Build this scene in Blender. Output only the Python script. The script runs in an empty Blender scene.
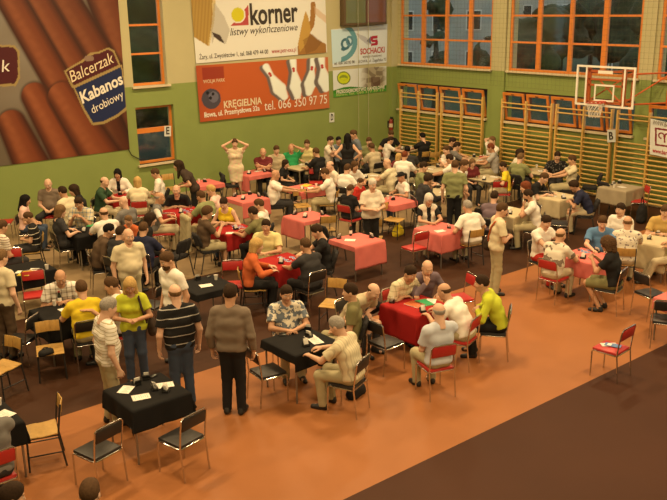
import bpy, bmesh, math, random
import numpy as np
from mathutils import Vector, Matrix
R_ = math.radians
rng = random.Random(7)
SC = bpy.context.scene
COL = SC.collection

# ------------------------------------------------------------------ camera model (solved from the hall's own straight lines)
F_PX, PITCH, YAW, ROLL = 847.06, 0.283405, 0.885627, -0.0163074
CAM_H = 5.5
WALL_R, WALL_L = 21.15, 22.26          # x of the right wall, y of the left wall
def _axes():
    fw = np.array([0, math.cos(PITCH), -math.sin(PITCH)]); up = np.array([0, math.sin(PITCH), math.cos(PITCH)]); ri = np.array([1., 0, 0])
    ri, up = math.cos(ROLL)*ri + math.sin(ROLL)*up, -math.sin(ROLL)*ri + math.cos(ROLL)*up
    M = np.array([[math.sin(YAW), math.cos(YAW), 0], [-math.cos(YAW), math.sin(YAW), 0], [0, 0, 1.]])
    return M@ri, M@up, M@fw
RI, UP, FW = _axes()
FH = FW[:2]/np.hypot(*FW[:2]); RH = RI[:2]/np.hypot(*RI[:2])
EYE = np.array([0, 0, CAM_H])
def ray(x, y): return ((x-333.5)/F_PX)*RI + ((250-y)/F_PX)*UP + FW
def fl(x, y, z=0.0):
    q = ray(x, y); return q*((z-CAM_H)/q[2]) + EYE
def onx(x, y, X=None):
    q = ray(x, y); return q*((WALL_R if X is None else X)/q[0]) + EYE
def ony(x, y, Y=None):
    q = ray(x, y); return q*((WALL_L if Y is None else Y)/q[1]) + EYE
def proj(P):
    P = np.asarray(P, float) - EYE
    w = P@FW
    return 333.5 + F_PX*(P@RI)/w, 250 - F_PX*(P@UP)/w
def face_dir(deg):
    a = R_(deg); return math.cos(a)*FH + math.sin(a)*RH
def face_rot(d): return math.atan2(d[1], d[0]) - math.pi/2

# ------------------------------------------------------------------ materials
_mats = {}
def lin(r, g, b):
    return tuple((c/255/12.92 if c/255 <= .04045 else ((c/255+.055)/1.055)**2.4) for c in (r, g, b))
def newmat(name):
    m = bpy.data.materials.new(name); m.use_nodes = True
    nt = m.node_tree; b = nt.nodes['Principled BSDF']
    return m, nt, b
def mat(name, col, rough=.7, metal=0., noise=.06, scale=30., bump=0., spec=.5, sheen=0.):
    key = name
    if key in _mats: return _mats[key]
    m, nt, b = newmat(name)
    N = nt.nodes.new; L = nt.links.new
    tc = N('ShaderNodeTexCoord'); ns = N('ShaderNodeTexNoise'); ns.inputs['Scale'].default_value = scale; ns.inputs['Detail'].default_value = 3
    L(tc.outputs['Object'], ns.inputs['Vector'])
    mx = N('ShaderNodeMix'); mx.data_type = 'RGBA'
    mx.inputs[6].default_value = tuple(max(0, c*(1-noise*2)) for c in col)+(1,)
    mx.inputs[7].default_value = tuple(min(1, c*(1+noise*2)) for c in col)+(1,)
    L(ns.outputs['Fac'], mx.inputs[0]); L(mx.outputs[2], b.inputs['Base Color'])
    b.inputs['Roughness'].default_value = rough; b.inputs['Metallic'].default_value = metal
    b.inputs['Specular IOR Level'].default_value = spec
    if bump:
        bp = N('ShaderNodeBump'); bp.inputs['Strength'].default_value = bump; bp.inputs['Distance'].default_value = .01
        L(ns.outputs['Fac'], bp.inputs['Height']); L(bp.outputs['Normal'], b.inputs['Normal'])
    _mats[key] = m
    return m

# ------------------------------------------------------------------ objects
def link(name, me, parent=None, mats=()):
    o = bpy.data.objects.new(name, me); COL.objects.link(o)
    if parent is not None: o.parent = parent
    for m in mats: o.data.materials.append(m)
    return o
def tag(o, label, cat, group=None, kind=None):
    o['label'] = label; o['category'] = cat
    if group: o['group'] = group
    if kind: o['kind'] = kind
    return o
def empty(name, loc=(0, 0, 0), rz=0., label=None, cat=None, group=None):
    o = bpy.data.objects.new(name, None); COL.objects.link(o)
    o.location = loc; o.rotation_euler = (0, 0, rz); o.empty_display_size = .1
    if label: tag(o, label, cat, group)
    return o
def copy_tree(o, parent=None):
    c = o.copy(); COL.objects.link(c)
    if parent is not None: c.parent = parent
    for ch in list(o.children): copy_tree(ch, c)
    return c
def mesh_np(name, V, F, mi=None, smooth=True):
    V = np.asarray(V, np.float32); F = np.asarray(F, np.int32)
    me = bpy.data.meshes.new(name)
    n, m = len(V), len(F); k = F.shape[1]
    me.vertices.add(n); me.vertices.foreach_set('co', V.ravel())
    me.loops.add(m*k); me.loops.foreach_set('vertex_index', F.ravel())
    me.polygons.add(m); me.polygons.foreach_set('loop_start', np.arange(0, m*k, k, dtype=np.int32))
    if mi is not None: me.polygons.foreach_set('material_index', np.asarray(mi, np.int32))
    me.polygons.foreach_set('use_smooth', np.full(m, smooth, bool))
    me.update(calc_edges=True)
    return me

class MB:
    """collects boxes, bars, tubes into one mesh"""
    def __init__(self): self.bm = bmesh.new()
    def box(self, c, s, rot=None, bev=0.):
        M = Matrix.Translation(Vector(c)) @ (rot.to_4x4() if rot is not None else Matrix()) @ Matrix.Diagonal((*s, 1))
        g = bmesh.ops.create_cube(self.bm, size=1, matrix=M)
        if bev:
            es = list({e for v in g['verts'] for e in v.link_edges})
            bmesh.ops.bevel(self.bm, geom=es, offset=bev, segments=2, affect='EDGES', profile=.5)
        return self
    def bb(self, lo, hi, bev=0.):
        return self.box([(a+b)/2 for a, b in zip(lo, hi)], [abs(b-a) for a, b in zip(lo, hi)], bev=bev)
    def tube(self, pts, r, n=8, closed=False):
        pts = [Vector(p) for p in pts]; rings = []
        K = len(pts); up = None
        rr = r if isinstance(r, (list, tuple)) else [r]*K
        for i, p in enumerate(pts):
            a = pts[(i-1) % K] if (i or closed) else p; b = pts[(i+1) % K] if (i < K-1 or closed) else p
            t = (b-a).normalized()
            if up is None:
                up = Vector((0, 0, 1)) if abs(t.z) < .9 else Vector((0, 1, 0))
            x = t.cross(up)
            if x.length < 1e-5: x = t.orthogonal()
            x.normalize(); y = x.cross(t).normalized(); up = y
            rings.append([self.bm.verts.new(p + (x*math.cos(2*math.pi*k/n) + y*math.sin(2*math.pi*k/n))*rr[i]) for k in range(n)])
        for i in range(K if closed else K-1):
            A, B = rings[i], rings[(i+1) % K]
            for k in range(n): self.bm.faces.new((A[k], A[(k+1) % n], B[(k+1) % n], B[k]))
        if not closed:
            self.bm.faces.new(rings[0][::-1]); self.bm.faces.new(rings[-1])
        return self
    def lathe(self, prof, c=(0, 0, 0), n=16):
        c = Vector(c); rings = []
        for r, z in prof:
            rings.append([self.bm.verts.new(c + Vector((r*math.cos(2*math.pi*k/n), r*math.sin(2*math.pi*k/n), z))) for k in range(n)])
        for A, B in zip(rings, rings[1:]):
            for k in range(n): self.bm.faces.new((A[k], A[(k+1) % n], B[(k+1) % n], B[k]))
        self.bm.faces.new(rings[0][::-1]); self.bm.faces.new(rings[-1])
        return self
    def poly(self, pts, thick):
        pts = [Vector(p) for p in pts]; nrm = Vector((0, 0, 0))
        for i in range(len(pts)): nrm += pts[i].cross(pts[(i+1) % len(pts)])
        nrm.normalize()
        a = [self.bm.verts.new(p) for p in pts]; b = [self.bm.verts.new(p - nrm*thick) for p in pts]
        self.bm.faces.new(a); self.bm.faces.new(b[::-1])
        for i in range(len(pts)):
            j = (i+1) % len(pts); self.bm.faces.new((a[j], a[i], b[i], b[j]))
        return self
    def sphere(self, c, r, s=(1, 1, 1), n=12):
        bmesh.ops.create_uvsphere(self.bm, u_segments=n, v_segments=max(6, n//2+1), radius=r, matrix=Matrix.Translation(Vector(c)) @ Matrix.Diagonal((*s, 1)))
        return self
    def build(self, name, m, parent=None, smooth=True, ang=35):
        bmesh.ops.recalc_face_normals(self.bm, faces=self.bm.faces)
        me = bpy.data.meshes.new(name); self.bm.to_mesh(me); self.bm.free()
        if smooth:
            me.polygons.foreach_set('use_smooth', np.ones(len(me.polygons), bool))
            me.set_sharp_from_angle(angle=R_(ang))
        ms = m if isinstance(m, (list, tuple)) else [m]
        return link(name, me, parent, ms)

# ------------------------------------------------------------------ distance-field modelling
def snets(d, org, h):
    s = d < 0
    nx, ny, nz = d.shape
    c = np.zeros((nx-1, ny-1, nz-1), np.int8)
    for i in (0, 1):
        for j in (0, 1):
            for k in (0, 1): c += s[i:nx-1+i, j:ny-1+j, k:nz-1+k]
    act = (c > 0) & (c < 8)
    I = np.argwhere(act)
    if len(I) == 0: return np.zeros((0, 3)), np.zeros((0, 4), int)
    idm = np.full(act.shape, -1, np.int32); idm[act] = np.arange(len(I))
    corners = np.array([[i, j, k] for i in (0, 1) for j in (0, 1) for k in (0, 1)])
    vals = np.stack([d[I[:, 0]+a, I[:, 1]+b, I[:, 2]+e] for a, b, e in corners], 1)
    acc = np.zeros((len(I), 3)); cnt = np.zeros(len(I))
    for a in range(8):
        for b in range(a+1, 8):
            if np.abs(corners[a]-corners[b]).sum() != 1: continue
            m = (vals[:, a] < 0) != (vals[:, b] < 0)
            t = vals[m, a]/(vals[m, a]-vals[m, b])
            acc[m] += corners[a] + t[:, None]*(corners[b]-corners[a]); cnt[m] += 1
    V = org + h*(I + acc/cnt[:, None])
    Fs = []
    for ax in range(3):
        o1, o2 = (ax+1) % 3, (ax+2) % 3
        A = np.take(s, range(0, s.shape[ax]-1), ax); B = np.take(s, range(1, s.shape[ax]), ax)
        E = np.argwhere(A != B)
        ok = (E[:, o1] > 0) & (E[:, o2] > 0) & (E[:, o1] < d.shape[o1]-1) & (E[:, o2] < d.shape[o2]-1)
        E = E[ok]
        def cell(d1, d2):
            Q = E.copy(); Q[:, o1] -= d1; Q[:, o2] -= d2
            return idm[Q[:, 0], Q[:, 1], Q[:, 2]]
        q = np.stack([cell(1, 1), cell(0, 1), cell(0, 0), cell(1, 0)], 1)
        ins = s[E[:, 0], E[:, 1], E[:, 2]]
        q[~ins] = q[~ins][:, ::-1]
        Fs.append(q)
    return V, np.concatenate(Fs)

class Field:
    def __init__(self, lo, hi, h):
        self.h = h; self.lo = np.array(lo, float); n = np.ceil((np.array(hi)-self.lo)/h).astype(int)+1
        self.n = n; self.d = np.ones(n, np.float32)
        self.ax = [self.lo[i] + h*np.arange(n[i]) for i in range(3)]
    def _sl(self, lo, hi):
        a = np.clip(np.floor((np.array(lo)-self.lo)/self.h).astype(int), 0, self.n-1)
        b = np.clip(np.ceil((np.array(hi)-self.lo)/self.h).astype(int)+1, 1, self.n)
        return tuple(slice(int(x), int(y)) for x, y in zip(a, b))
    def _pts(self, sl): return np.meshgrid(self.ax[0][sl[0]], self.ax[1][sl[1]], self.ax[2][sl[2]], indexing='ij')
    def _merge(self, sl, q, k):
        c = self.d[sl]
        if k > 0:
            hh = np.maximum(k-np.abs(c-q), 0)/k
            self.d[sl] = np.minimum(c, q) - hh*hh*k*.25
        else: self.d[sl] = np.minimum(c, q)
    def cone(self, a, b, ra, rb, k=.03, cut=False, cuta=False):
        a = np.array(a, float); b = np.array(b, float); r = max(ra, rb)+k+2*self.h
        sl = self._sl(np.minimum(a, b)-r, np.maximum(a, b)+r)
        if any(s.stop <= s.start for s in sl): return self
        X, Y, Z = self._pts(sl); ab = b-a; L2 = max(ab@ab, 1e-9)
        t = ((X-a[0])*ab[0]+(Y-a[1])*ab[1]+(Z-a[2])*ab[2])/L2; tc = np.clip(t, 0, 1)
        q = np.sqrt((X-a[0]-tc*ab[0])**2+(Y-a[1]-tc*ab[1])**2+(Z-a[2]-tc*ab[2])**2) - (ra+tc*(rb-ra))
        L = math.sqrt(L2)
        if cut: q = np.maximum(q, (t-1)*L)
        if cuta: q = np.maximum(q, -t*L)
        self._merge(sl, q.astype(np.float32), k); return self
    def ell(self, c, r, k=.03, sub=False):
        c = np.array(c, float); r = np.array(r, float) if np.ndim(r) else np.full(3, float(r))
        sl = self._sl(c-r-k-2*self.h, c+r+k+2*self.h)
        if any(s.stop <= s.start for s in sl): return self
        X, Y, Z = self._pts(sl)
        x, y, z = (X-c[0])/r[0], (Y-c[1])/r[1], (Z-c[2])/r[2]
        k0 = np.sqrt(x*x+y*y+z*z)+1e-6; k1 = np.sqrt((x/r[0])**2+(y/r[1])**2+(z/r[2])**2)+1e-6
        q = (k0*(k0-1)/k1).astype(np.float32)
        if sub:
            cc = self.d[sl]
            if k > 0:
                hh = np.maximum(k-np.abs(-q-cc), 0)/k
                self.d[sl] = np.maximum(cc, -q) + hh*hh*k*.25
            else: self.d[sl] = np.maximum(cc, -q)
        else: self._merge(sl, q, k)
        return self
    def plane(self, n, c):           # keep where n.p <= c
        X, Y, Z = np.meshgrid(*self.ax, indexing='ij')
        self.d = np.maximum(self.d, (n[0]*X+n[1]*Y+n[2]*Z-c).astype(np.float32)); return self
    def ripple(self, amp, fr, ph=0.):
        X, Y, Z = np.meshgrid(*self.ax, indexing='ij')
        self.d += (amp*(np.sin(X*fr+ph+2*np.sin(Z*fr*.6))*np.sin(Z*fr*1.3+ph*2+1.5*np.sin(Y*fr*.8))*np.cos(Y*fr*.9+ph))).astype(np.float32); return self
    def mesh(self):
        d = self.d
        d[0], d[-1] = 1, 1; d[:, 0], d[:, -1] = 1, 1; d[:, :, 0], d[:, :, -1] = 1, 1
        return snets(d, self.lo, self.h)
# ------------------------------------------------------------------ people
def V3(*a): return np.array(a, float)
def nrm(v): return v/max(np.linalg.norm(v), 1e-9)
def rotx(a):
    c, s = math.cos(a), math.sin(a); return np.array([[1, 0, 0], [0, c, -s], [0, s, c]])
def rotz(a):
    c, s = math.cos(a), math.sin(a); return np.array([[c, -s, 0], [s, c, 0], [0, 0, 1]])
def basis(y, z):
    y = nrm(y); x = nrm(np.cross(y, z)); z = np.cross(x, y); return np.stack([x, y, z], 1)

def head_proto():
    F = Field((-.12, -.15, -.22), (.12, .15, .15), .0062)
    F.ell((0, -.012, .030), (.076, .095, .088), 0)
    F.ell((0, .018, -.045), (.059, .070, .080), .05)
    F.ell((0, .066, -.098), (.024, .020, .018), .03)
    F.cone((-.030, .076, .030), (.030, .076, .030), .013, .013, .02)
    for s in (-1, 1):
        F.ell((s*.040, .058, -.025), (.022, .024, .022), .03)
        F.ell((s*.031, .102, .008), (.015, .014, .010), .010, sub=True)
        F.ell((s*.079, -.012, -.008), (.010, .021, .032), .008)
    F.cone((0, .085, .014), (0, .104, -.026), .008, .0125, .012)
    F.cone((-.010, .094, -.031), (.010, .094, -.031), .008, .008, .008)
    F.cone((-.019, .080, -.058), (.019, .080, -.058), .0075, .0075, .006)
    F.cone((-.016, .080, -.069), (.016, .080, -.069), .008, .008, .006)
    F.cone((0, -.022, -.05), (0, -.04, -.21), .056, .058, .03)
    V, Fc = F.mesh()
    cen = V[Fc].mean(1); mi = np.zeros(len(Fc), int)
    mi[(np.abs(cen[:, 0]) < .024) & (np.abs(cen[:, 2]+.063) < .0105) & (cen[:, 1] > .078)] = 3
    mi[(np.abs(np.abs(cen[:, 0])-.031) < .017) & (np.abs(cen[:, 2]-.034) < .0048) & (cen[:, 1] > .07)] = 4
    Vs, Fs, Ms = [V], [Fc], [mi]; n = len(V)
    for s in (-1, 1):
        E = Field((s*.031-.02, .06, -.012), (s*.031+.02, .105, .028), .003)
        E.ell((s*.031, .0785, .008), .0125, 0)
        v, f = E.mesh(); c = v[f].mean(1)
        m = np.where(np.hypot(c[:, 0]-s*.031, c[:, 2]-.008) < .0052, 2, 1)
        Vs.append(v); Fs.append(f+n); Ms.append(m); n += len(v)
    return np.concatenate(Vs), np.concatenate(Fs), np.concatenate(Ms)

def hand_proto(c1, c2, c3, thumb):
    """right hand, palm down (-z), fingers along +y, thumb on -x"""
    F = Field((-.105, -.03, -.13), (.07, .215, .05), .0052)
    xs = (-.031, -.0105, .0105, .030); ln = (.072, .079, .074, .058); y0 = (.088, .092, .088, .080)
    F.cone((0, -.02, 0), (0, .02, 0), .024, .022, .02)
    for x, y in zip(xs, y0): F.cone((x*.55, .012, 0), (x, y, .002), .0135, .0115, .016)
    F.cone((-.02, .02, -.006), (-.03, .05, -.01), .014, .013, .016)
    for i, (x, l, y) in enumerate(zip(xs, ln, y0)):
        p = V3(x, y, .002); a = 0; sp = (-.10, -.03, .03, .11)[i]; r = (.0092, .0096, .0092, .0082)[i]
        for j, (c, fr) in enumerate(((c1, .44), (c2, .32), (c3, .24))):
            a += R_(c); q = p + l*fr*V3(math.sin(sp)*math.cos(a), math.cos(sp)*math.cos(a), -math.sin(a))
            F.cone(p, q, r*(1-.07*j), r*(1-.07*(j+1)), .003); p = q
    t = R_(thumb); p = V3(-.028, .03, -.008)
    for l, a, r in ((.042, .75, .0125), (.034, .45, .0108), (.026, .2, .0098)):
        q = p + l*V3(-math.sin(a)*math.cos(t), math.cos(a), -math.sin(t)*.8*math.sin(a)-.12); F.cone(p, q, r, r*.9, .005); p = q
    V, Fc = F.mesh()
    return V, Fc
_HEAD = head_proto()
_HANDS = dict(rest=hand_proto(18, 24, 16, 15), flat=hand_proto(6, 8, 6, 10), grip=hand_proto(55, 65, 40, 55), hang=hand_proto(25, 35, 22, 40))

def hair_proto(kind):
    F = Field((-.17, -.22, -.36), (.17, .17, .19), .0075)
    inf = .012
    def cap(i=inf, k=0): F.ell((0, -.014, .032), (.076+i, .096+i, .089+i), k)
    if kind == 'short':
        cap(.008); F.ell((0, .01, .085), (.062, .070, .048), .03); F.plane((0, .72, -1), .014); F.ripple(.0022, 150)
    elif kind == 'crew':
        cap(.007); F.plane((0, .85, -1), -.004); F.ripple(.001, 230)
    elif kind == 'thick':
        cap(.022); F.ell((0, .03, .10), (.06, .05, .03), .03); F.plane((0, .78, -1), .010); F.ripple(.004, 130)
    elif kind == 'fringe':
        cap(.006); F.plane((0, .80, -1), .000); F.plane((0, -.25, 1), .050); F.plane((0, 1, .25), .004); F.ripple(.001, 190)
    elif kind == 'beard':
        F.ell((0, .018, -.045), (.059+.007, .070+.010, .080+.008), 0); F.ell((0, .066, -.098), (.032, .028, .024), .03); F.cone((-.022, .088, -.047), (.022, .088, -.047), .010, .010, .01)
        F.plane((0, -1, 0), -.012); F.plane((0, -.55, 1), -.075); F.ell((0, .10, -.063), (.024, .03, .011), .004, sub=True); F.ripple(.0018, 190)
    elif kind == 'receding':
        cap(.010); F.plane((0, 1.25, -1), -.010); F.ripple(.0015, 190)
    elif kind == 'bob':
        cap(.016); F.cone((-.055, -.025, .03), (-.066, -.03, -.10), .045, .034, .02); F.cone((.055, -.025, .03), (.066, -.03, -.10), .045, .034, .02)
        F.cone((0, -.06, .02), (0, -.065, -.11), .075, .055, .03)
        F.ell((0, .10, -.04), (.068, .085, .092), .01, sub=True); F.ripple(.003, 140)
    elif kind == 'long':
        cap(.016); F.cone((-.058, -.02, .03), (-.080, .0, -.10), .044, .036, .02); F.cone((.058, -.02, .03), (.080, .0, -.10), .044, .036, .02); F.cone((-.080, .0, -.10), (-.095, .05, -.27), .036, .026, .02); F.cone((.080, .0, -.10), (.095, .05, -.27), .036, .026, .02)
        F.cone((0, -.07, .02), (0, -.095, -.26), .075, .060, .03)
        F.ell((0, .10, -.05), (.066, .085, .105), .01, sub=True); F.ripple(.003, 120)
    elif kind == 'curly':
        cap(.032)
        F.cone((-.06, -.03, .02), (-.075, -.03, -.09), .06, .045, .03); F.cone((.06, -.03, .02), (.075, -.03, -.09), .06, .045, .03); F.cone((0, -.07, .02), (0, -.08, -.11), .08, .06, .03)
        F.ell((0, .115, -.035), (.066, .09, .092), .012, sub=True); F.ripple(.009, 95)
    elif kind == 'tail':
        cap(.012); F.cone((0, -.11, .05), (0, -.15, -.08), .03, .018, .02); F.plane((0, .78, -1), .008 if True else 0); F.ripple(.002, 170)
    elif kind == 'cap':
        cap(.018); F.plane((0, .15, -1), -.035); F.cone((-.03, .10, .055), (.03, .10, .055), .022, .022, .01); F.cone((-.028, .135, .048), (.028, .135, .048), .016, .016, .02)
        F.plane((0, .25, -1), -.025)
    V, Fc = F.mesh(); return V, Fc
_HAIRM = {}
def hair_mesh(kind):
    if kind not in _HAIRM:
        V, Fc = hair_proto(kind); me = mesh_np('hair', V, Fc); me.materials.append(None); _HAIRM[kind] = me
    return _HAIRM[kind]
def shoe_mesh():
    if 'shoe' not in _HAIRM:
        F = Field((-.08, -.12, -.02), (.08, .23, .14), .009)
        F.cone((0, -.045, .035), (0, .06, .032), .036, .042, .02); F.cone((0, .06, .03), (0, .16, .026), .044, .036, .03)
        F.cone((0, -.03, .05), (0, -.02, .10), .042, .044, .03)
        F.plane((0, 0, -1), 0.0); F.plane((0, 0, 1), .105)
        V, Fc = F.mesh(); me = mesh_np('shoe', V, Fc); me.materials.append(None); _HAIRM['shoe'] = me
    return _HAIRM['shoe']

# ---- palettes (true surface colours)
COLS = dict(white=(.78,.76,.70), offwhite=(.68,.64,.54), cream=(.66,.60,.42), paleyellow=(.68,.62,.30), yellow=(.72,.56,.03), lime=(.50,.56,.04), olive=(.17,.16,.07), khaki=(.40,.36,.22),
 beige=(.50,.44,.30), brown=(.10,.065,.04), dkbrown=(.045,.03,.022), black=(.014,.014,.015), charcoal=(.035,.035,.038), grey=(.17,.165,.16), ltgrey=(.40,.39,.37), greybrown=(.19,.15,.115), navy=(.018,.022,.055),
 blue=(.10,.22,.42), denim=(.05,.075,.13), bluegrey=(.14,.17,.21), ltblue=(.52,.57,.66), red=(.46,.03,.02), maroon=(.15,.025,.03), orange=(.52,.125,.04), mustard=(.52,.36,.12), pink=(.75,.50,.45), green=(.03,.33,.12), dkgreen=(.03,.07,.035), olivegreen=(.22,.24,.11), plum=(.16,.12,.15))
HAIRC = dict(dark=(.034,.020,.012), brown=(.085,.047,.023), ltbrown=(.16,.095,.045), blond=(.48,.32,.12), grey=(.30,.28,.25), white=(.62,.59,.53), red=(.16,.045,.02), black=(.010,.009,.009))
SKINS = [(.56,.33,.21), (.62,.38,.26), (.50,.28,.17), (.66,.42,.30)]
def cloth_mat(spec):
    key = 'fabric ' + spec
    if key in _mats: return _mats[key]
    c, _, pat = spec.partition('/')
    col = COLS[c]
    if not pat: return mat(key, col, .88, noise=.05, scale=9, bump=.25, spec=.25)
    m, nt, b = newmat(key); N = nt.nodes.new; L = nt.links.new
    tc = N('ShaderNodeTexCoord'); b.inputs['Roughness'].default_value = .88; b.inputs['Specular IOR Level'].default_value = .25
    mx = N('ShaderNodeMix'); mx.data_type = 'RGBA'; mx.inputs[6].default_value = (*col, 1)
    kind, _, c2 = pat.partition('-'); mx.inputs[7].default_value = (*COLS[c2 or 'black'], 1)
    sp = N('ShaderNodeSeparateXYZ'); L(tc.outputs['Object'], sp.inputs[0])
    def stripes(src, per, width, ph=0.):
        a = N('ShaderNodeMath'); a.operation = 'MULTIPLY_ADD'; a.inputs[1].default_value = 1/per; a.inputs[2].default_value = ph; L(src, a.inputs[0])
        f = N('ShaderNodeMath'); f.operation = 'FRACT'; L(a.outputs[0], f.inputs[0])
        g = N('ShaderNodeMath'); g.operation = 'LESS_THAN'; g.inputs[1].default_value = width; L(f.outputs[0], g.inputs[0]); return g.outputs[0]
    if kind == 'hstripe': L(stripes(sp.outputs['Z'], .125, .10), mx.inputs[0])
    elif kind == 'fine': L(stripes(sp.outputs['Z'], .046, .20), mx.inputs[0])
    elif kind == 'vstripe': L(stripes(sp.outputs['X'], .05, .25), mx.inputs[0])
    elif kind == 'plaid':
        ad = N('ShaderNodeMath'); ad.operation = 'ADD'; L(stripes(sp.outputs['X'], .085, .22), ad.inputs[0]); L(stripes(sp.outputs['Z'], .085, .22), ad.inputs[1])
        mu = N('ShaderNodeMath'); mu.operation = 'MULTIPLY'; mu.inputs[1].default_value = .5; L(ad.outputs[0], mu.inputs[0]); L(mu.outputs[0], mx.inputs[0])
    else:
        ns = N('ShaderNodeTexNoise'); ns.inputs['Scale'].default_value = dict(floral=15, patch=7, print=22).get(kind, 15); ns.inputs['Detail'].default_value = 2
        L(tc.outputs['Object'], ns.inputs['Vector'])
        g = N('ShaderNodeMath'); g.operation = 'GREATER_THAN'; g.inputs[1].default_value = dict(floral=.52, patch=.57, print=.60).get(kind, .5)
        L(ns.outputs['Fac'], g.inputs[0]); L(g.outputs[0], mx.inputs[0])
    L(mx.outputs[2], b.inputs['Base Color']); _mats[key] = m
    return m
def skin_mats(i):
    c = SKINS[i % 4]
    return [mat('skin %d' % (i % 4), c, .55, noise=.06, scale=14, spec=.4), mat('eye white', (.7, .68, .62), .3, noise=0), mat('iris', (.03, .025, .02), .2, noise=0), mat('lips', (c[0]*.8, c[1]*.55, c[2]*.6), .5, noise=.03), mat('eyebrow', (.20, .12, .075), .8, noise=.1)]

def arm_ik(S, W, hint, l1, l2):
    d = W-S; D = np.linalg.norm(d); mx = (l1+l2)*.985
    if D > mx: W = S + d/D*mx; D = mx
    D = max(D, abs(l1-l2)+.03)
    u = nrm(W-S); a = (l1*l1-l2*l2+D*D)/(2*D); h = math.sqrt(max(l1*l1-a*a, 0))
    p = hint - (hint@u)*u
    return S + u*a + nrm(p)*h, W

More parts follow.
